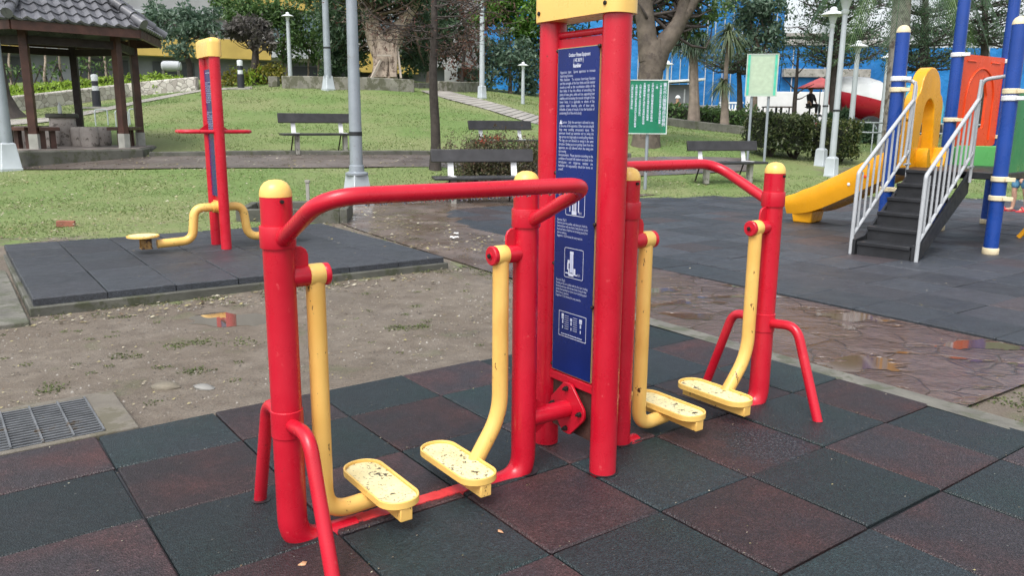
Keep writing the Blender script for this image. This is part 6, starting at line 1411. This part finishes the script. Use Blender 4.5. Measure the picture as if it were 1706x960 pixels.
def litter():
    pts = []
    for k in range(9000):
        Y = 8.2*(27/8.2)**random.random()**1.15; X = random.uniform(-.72, .72)*Y; u, v = mframe(X, Y)
        if u > 3.3 and v < 10 and Y < 14.5 or (Y > 18 and random.random() < .5): continue
        if fu-3.9 < u < fu+.05 and fv-.05 < v < fv+3.05: continue
        pts.append((X, Y, zt1(X, Y)+.034, random.uniform(.03, .055)*(.7+Y/28)))
    for k in range(1500):
        p = mw(random.uniform(-3.6, 1.9), random.uniform(1.5, 3.9)); pts.append((p[0], p[1], zt1(p[0], p[1])+.008, random.uniform(.008, .026)))
    for k in range(650):
        p = mw(random.gauss(-.4, 1.6), random.gauss(3.86, .16)); pts.append((p[0], p[1], zt1(p[0], p[1])+.008, random.uniform(.015, .05)))
    for k in range(45):
        p = mw(fu-random.random()*3.4, fv+random.random()*2.6); pts.append((p[0], p[1], ZM+.004, random.uniform(.012, .035)))
    for k in range(150):
        p = mw(random.uniform(3.6, 9), random.uniform(-1, 9)); pts.append((p[0], p[1], .009, random.uniform(.008, .030)))
    for k in range(330):
        p = gw(random.uniform(-3.2, 1.9), random.uniform(-2.2, 1.4)); pts.append((p[0], p[1], .005, random.uniform(.003, .010)))
    for k in range(170):
        i_, q_ = random.randint(-6, 3)*.5, random.uniform(-2.6, 1.4); p = gw(i_+random.gauss(0, .012), q_) if k % 2 else gw(random.uniform(-3.2, 1.9), random.randint(-5, 2)*.5+random.gauss(0, .006)); pts.append((p[0], p[1], .002, random.uniform(.004, .012)))
    for k in range(60):
        p = mw(random.uniform(2.05, 3.4), random.uniform(-.5, 7)); pts.append((p[0], p[1], zt1(p[0], p[1])+.024, random.uniform(.008, .022)))
    vs, fs = [], []
    for x, y, z, s in pts:
        if in_pud(x, y): continue
        a = random.random()*6.283; dx, dy = math.cos(a)*s, math.sin(a)*s; w = random.uniform(.3, .55); o = len(vs); c1, c2 = random.uniform(0, .25)*s, random.uniform(0, .25)*s
        vs += [(x-dx*.5, y-dy*.5, z), (x-dy*w*.5, y+dx*w*.5, z+c1), (x+dx*.5, y+dy*.5, z+c2), (x+dy*w*.5, y-dx*w*.5, z)]; fs.append((o, o+1, o+2, o+3))
    tag(np_mesh('fallen_leaves', np.array(vs), np.array(fs), leafmat('dead_leaf', [(.24, .20, .14), (.15, .10, .06), (.50, .47, .36), (.08, .055, .035), (.34, .30, .12), (.42, .38, .27)], .6, .1)), 'scattered dead leaves and crumbs on grass, earth and tiles', None, None, 'stuff')
litter()
def pebbles():
    vs, fs = [], []
    for k in range(3800):
        p = mw(random.uniform(-4, 1.9), random.uniform(1.45, 4.0)); s = random.uniform(.003, .011)*(0.01 if in_pud(p[0], p[1]) else 1)*(1.4 if random.random() < .08 else 1); z = zt1(p[0], p[1])
        o = len(vs); a0 = random.random()*6.283
        ring = [(p[0]+math.cos(a0+1.2566*j)*s*random.uniform(.7, 1.2), p[1]+math.sin(a0+1.2566*j)*s*random.uniform(.7, 1.2), z-.003) for j in range(5)]
        vs += ring+[(p[0], p[1], z+s*.75)]; fs += [(o+j, o+(j+1) % 5, o+5) for j in range(5)]
    t = NT('pebble'); g = t.n('ShaderNodeNewGeometry'); t.set(t.ramp(g.outputs['Random Per Island'], [(0., (.06, .05, .04)), (.6, (.13, .115, .095)), (1., (.30, .28, .25))]), .6)
    tag(np_mesh('pebbles', np.array(vs), np.array(fs), t.m, smooth=True), 'small stones scattered over the bare earth', None, None, 'stuff')
pebbles()
lf = hit(503, 941, 1.5, 4); b = MB(); b.add([(-.014, -.008, .0), (.012, -.009, .002), (.015, .006, .006), (.0, .012, .004)], [(0, 1, 2, 3)], False)
o = b.build('dead_leaf', mat('leaf_tan', (.55, .30, .16), .6, .1, 20)); so = o.modifiers.new('s', 'SOLIDIFY'); so.thickness = .001; q = at(503, 941, 2); q = CAMP+(q-CAMP)*((.003-CZ)/(q[2]-CZ)); o.location = q; tag(o, 'tan dead leaf on the tiles in front of the left machine post', 'leaf')
o2 = o.copy(); COL.objects.link(o2); q = at(834, 887, 2); q = CAMP+(q-CAMP)*((.003-CZ)/(q[2]-CZ)); o2.location = q; o2.rotation_euler = (0, 0, 2); o2.scale = (.8, .8, .8); tag(o2, 'small tan dead leaf on the tiles below the front pedal', 'leaf')

# ---------------------------------------------------------------- light, sky, camera
w = bpy.data.worlds.new('World'); scn.world = w; w.use_nodes = True; nt = w.node_tree; bg = nt.nodes['Background']
sky = nt.nodes.new('ShaderNodeTexSky'); sky.sky_type = 'NISHITA'; sky.sun_disc = False; SE, SR = R(58), R(205)
sky.sun_elevation = SE; sky.sun_rotation = SR; sky.dust_density = 4.0; sky.air_density = 1.0; sky.ozone_density = 1.0
hs = nt.nodes.new('ShaderNodeHueSaturation'); hs.inputs['Saturation'].default_value = .30; nt.links.new(sky.outputs[0], hs.inputs['Color']); nt.links.new(hs.outputs[0], bg.inputs['Color']); bg.inputs['Strength'].default_value = .15
sun = bpy.data.lights.new('sun', 'SUN'); sun.energy = 1.0; sun.angle = R(28); sun.color = (1, .985, .96); so = bpy.data.objects.new('sun', sun); COL.objects.link(so)
sd = Vector((math.sin(SR)*math.cos(SE), math.cos(SR)*math.cos(SE), math.sin(SE))); so.rotation_euler = (-sd).to_track_quat('-Z', 'Y').to_euler(); so.location = (0, 0, 30)
cam = bpy.data.cameras.new('camera'); co = bpy.data.objects.new('camera', cam); COL.objects.link(co); scn.camera = co
cam.sensor_width = 36; cam.sensor_fit = 'HORIZONTAL'; cam.lens = F/1706*36; cam.clip_start = .05; cam.clip_end = 600
Mc = Matrix(((_r[0], _u[0], -_d[0], 0), (_r[1], _u[1], -_d[1], 0), (_r[2], _u[2], -_d[2], CZ), (0, 0, 0, 1))); co.matrix_world = Mc
vs_ = scn.view_settings; vs_.view_transform = 'Standard'; vs_.look = 'None'; vs_.exposure = .93; vs_.gamma = 1.0; vs_.use_curve_mapping = False
scn.cycles.max_bounces = 8; scn.cycles.use_denoising = True
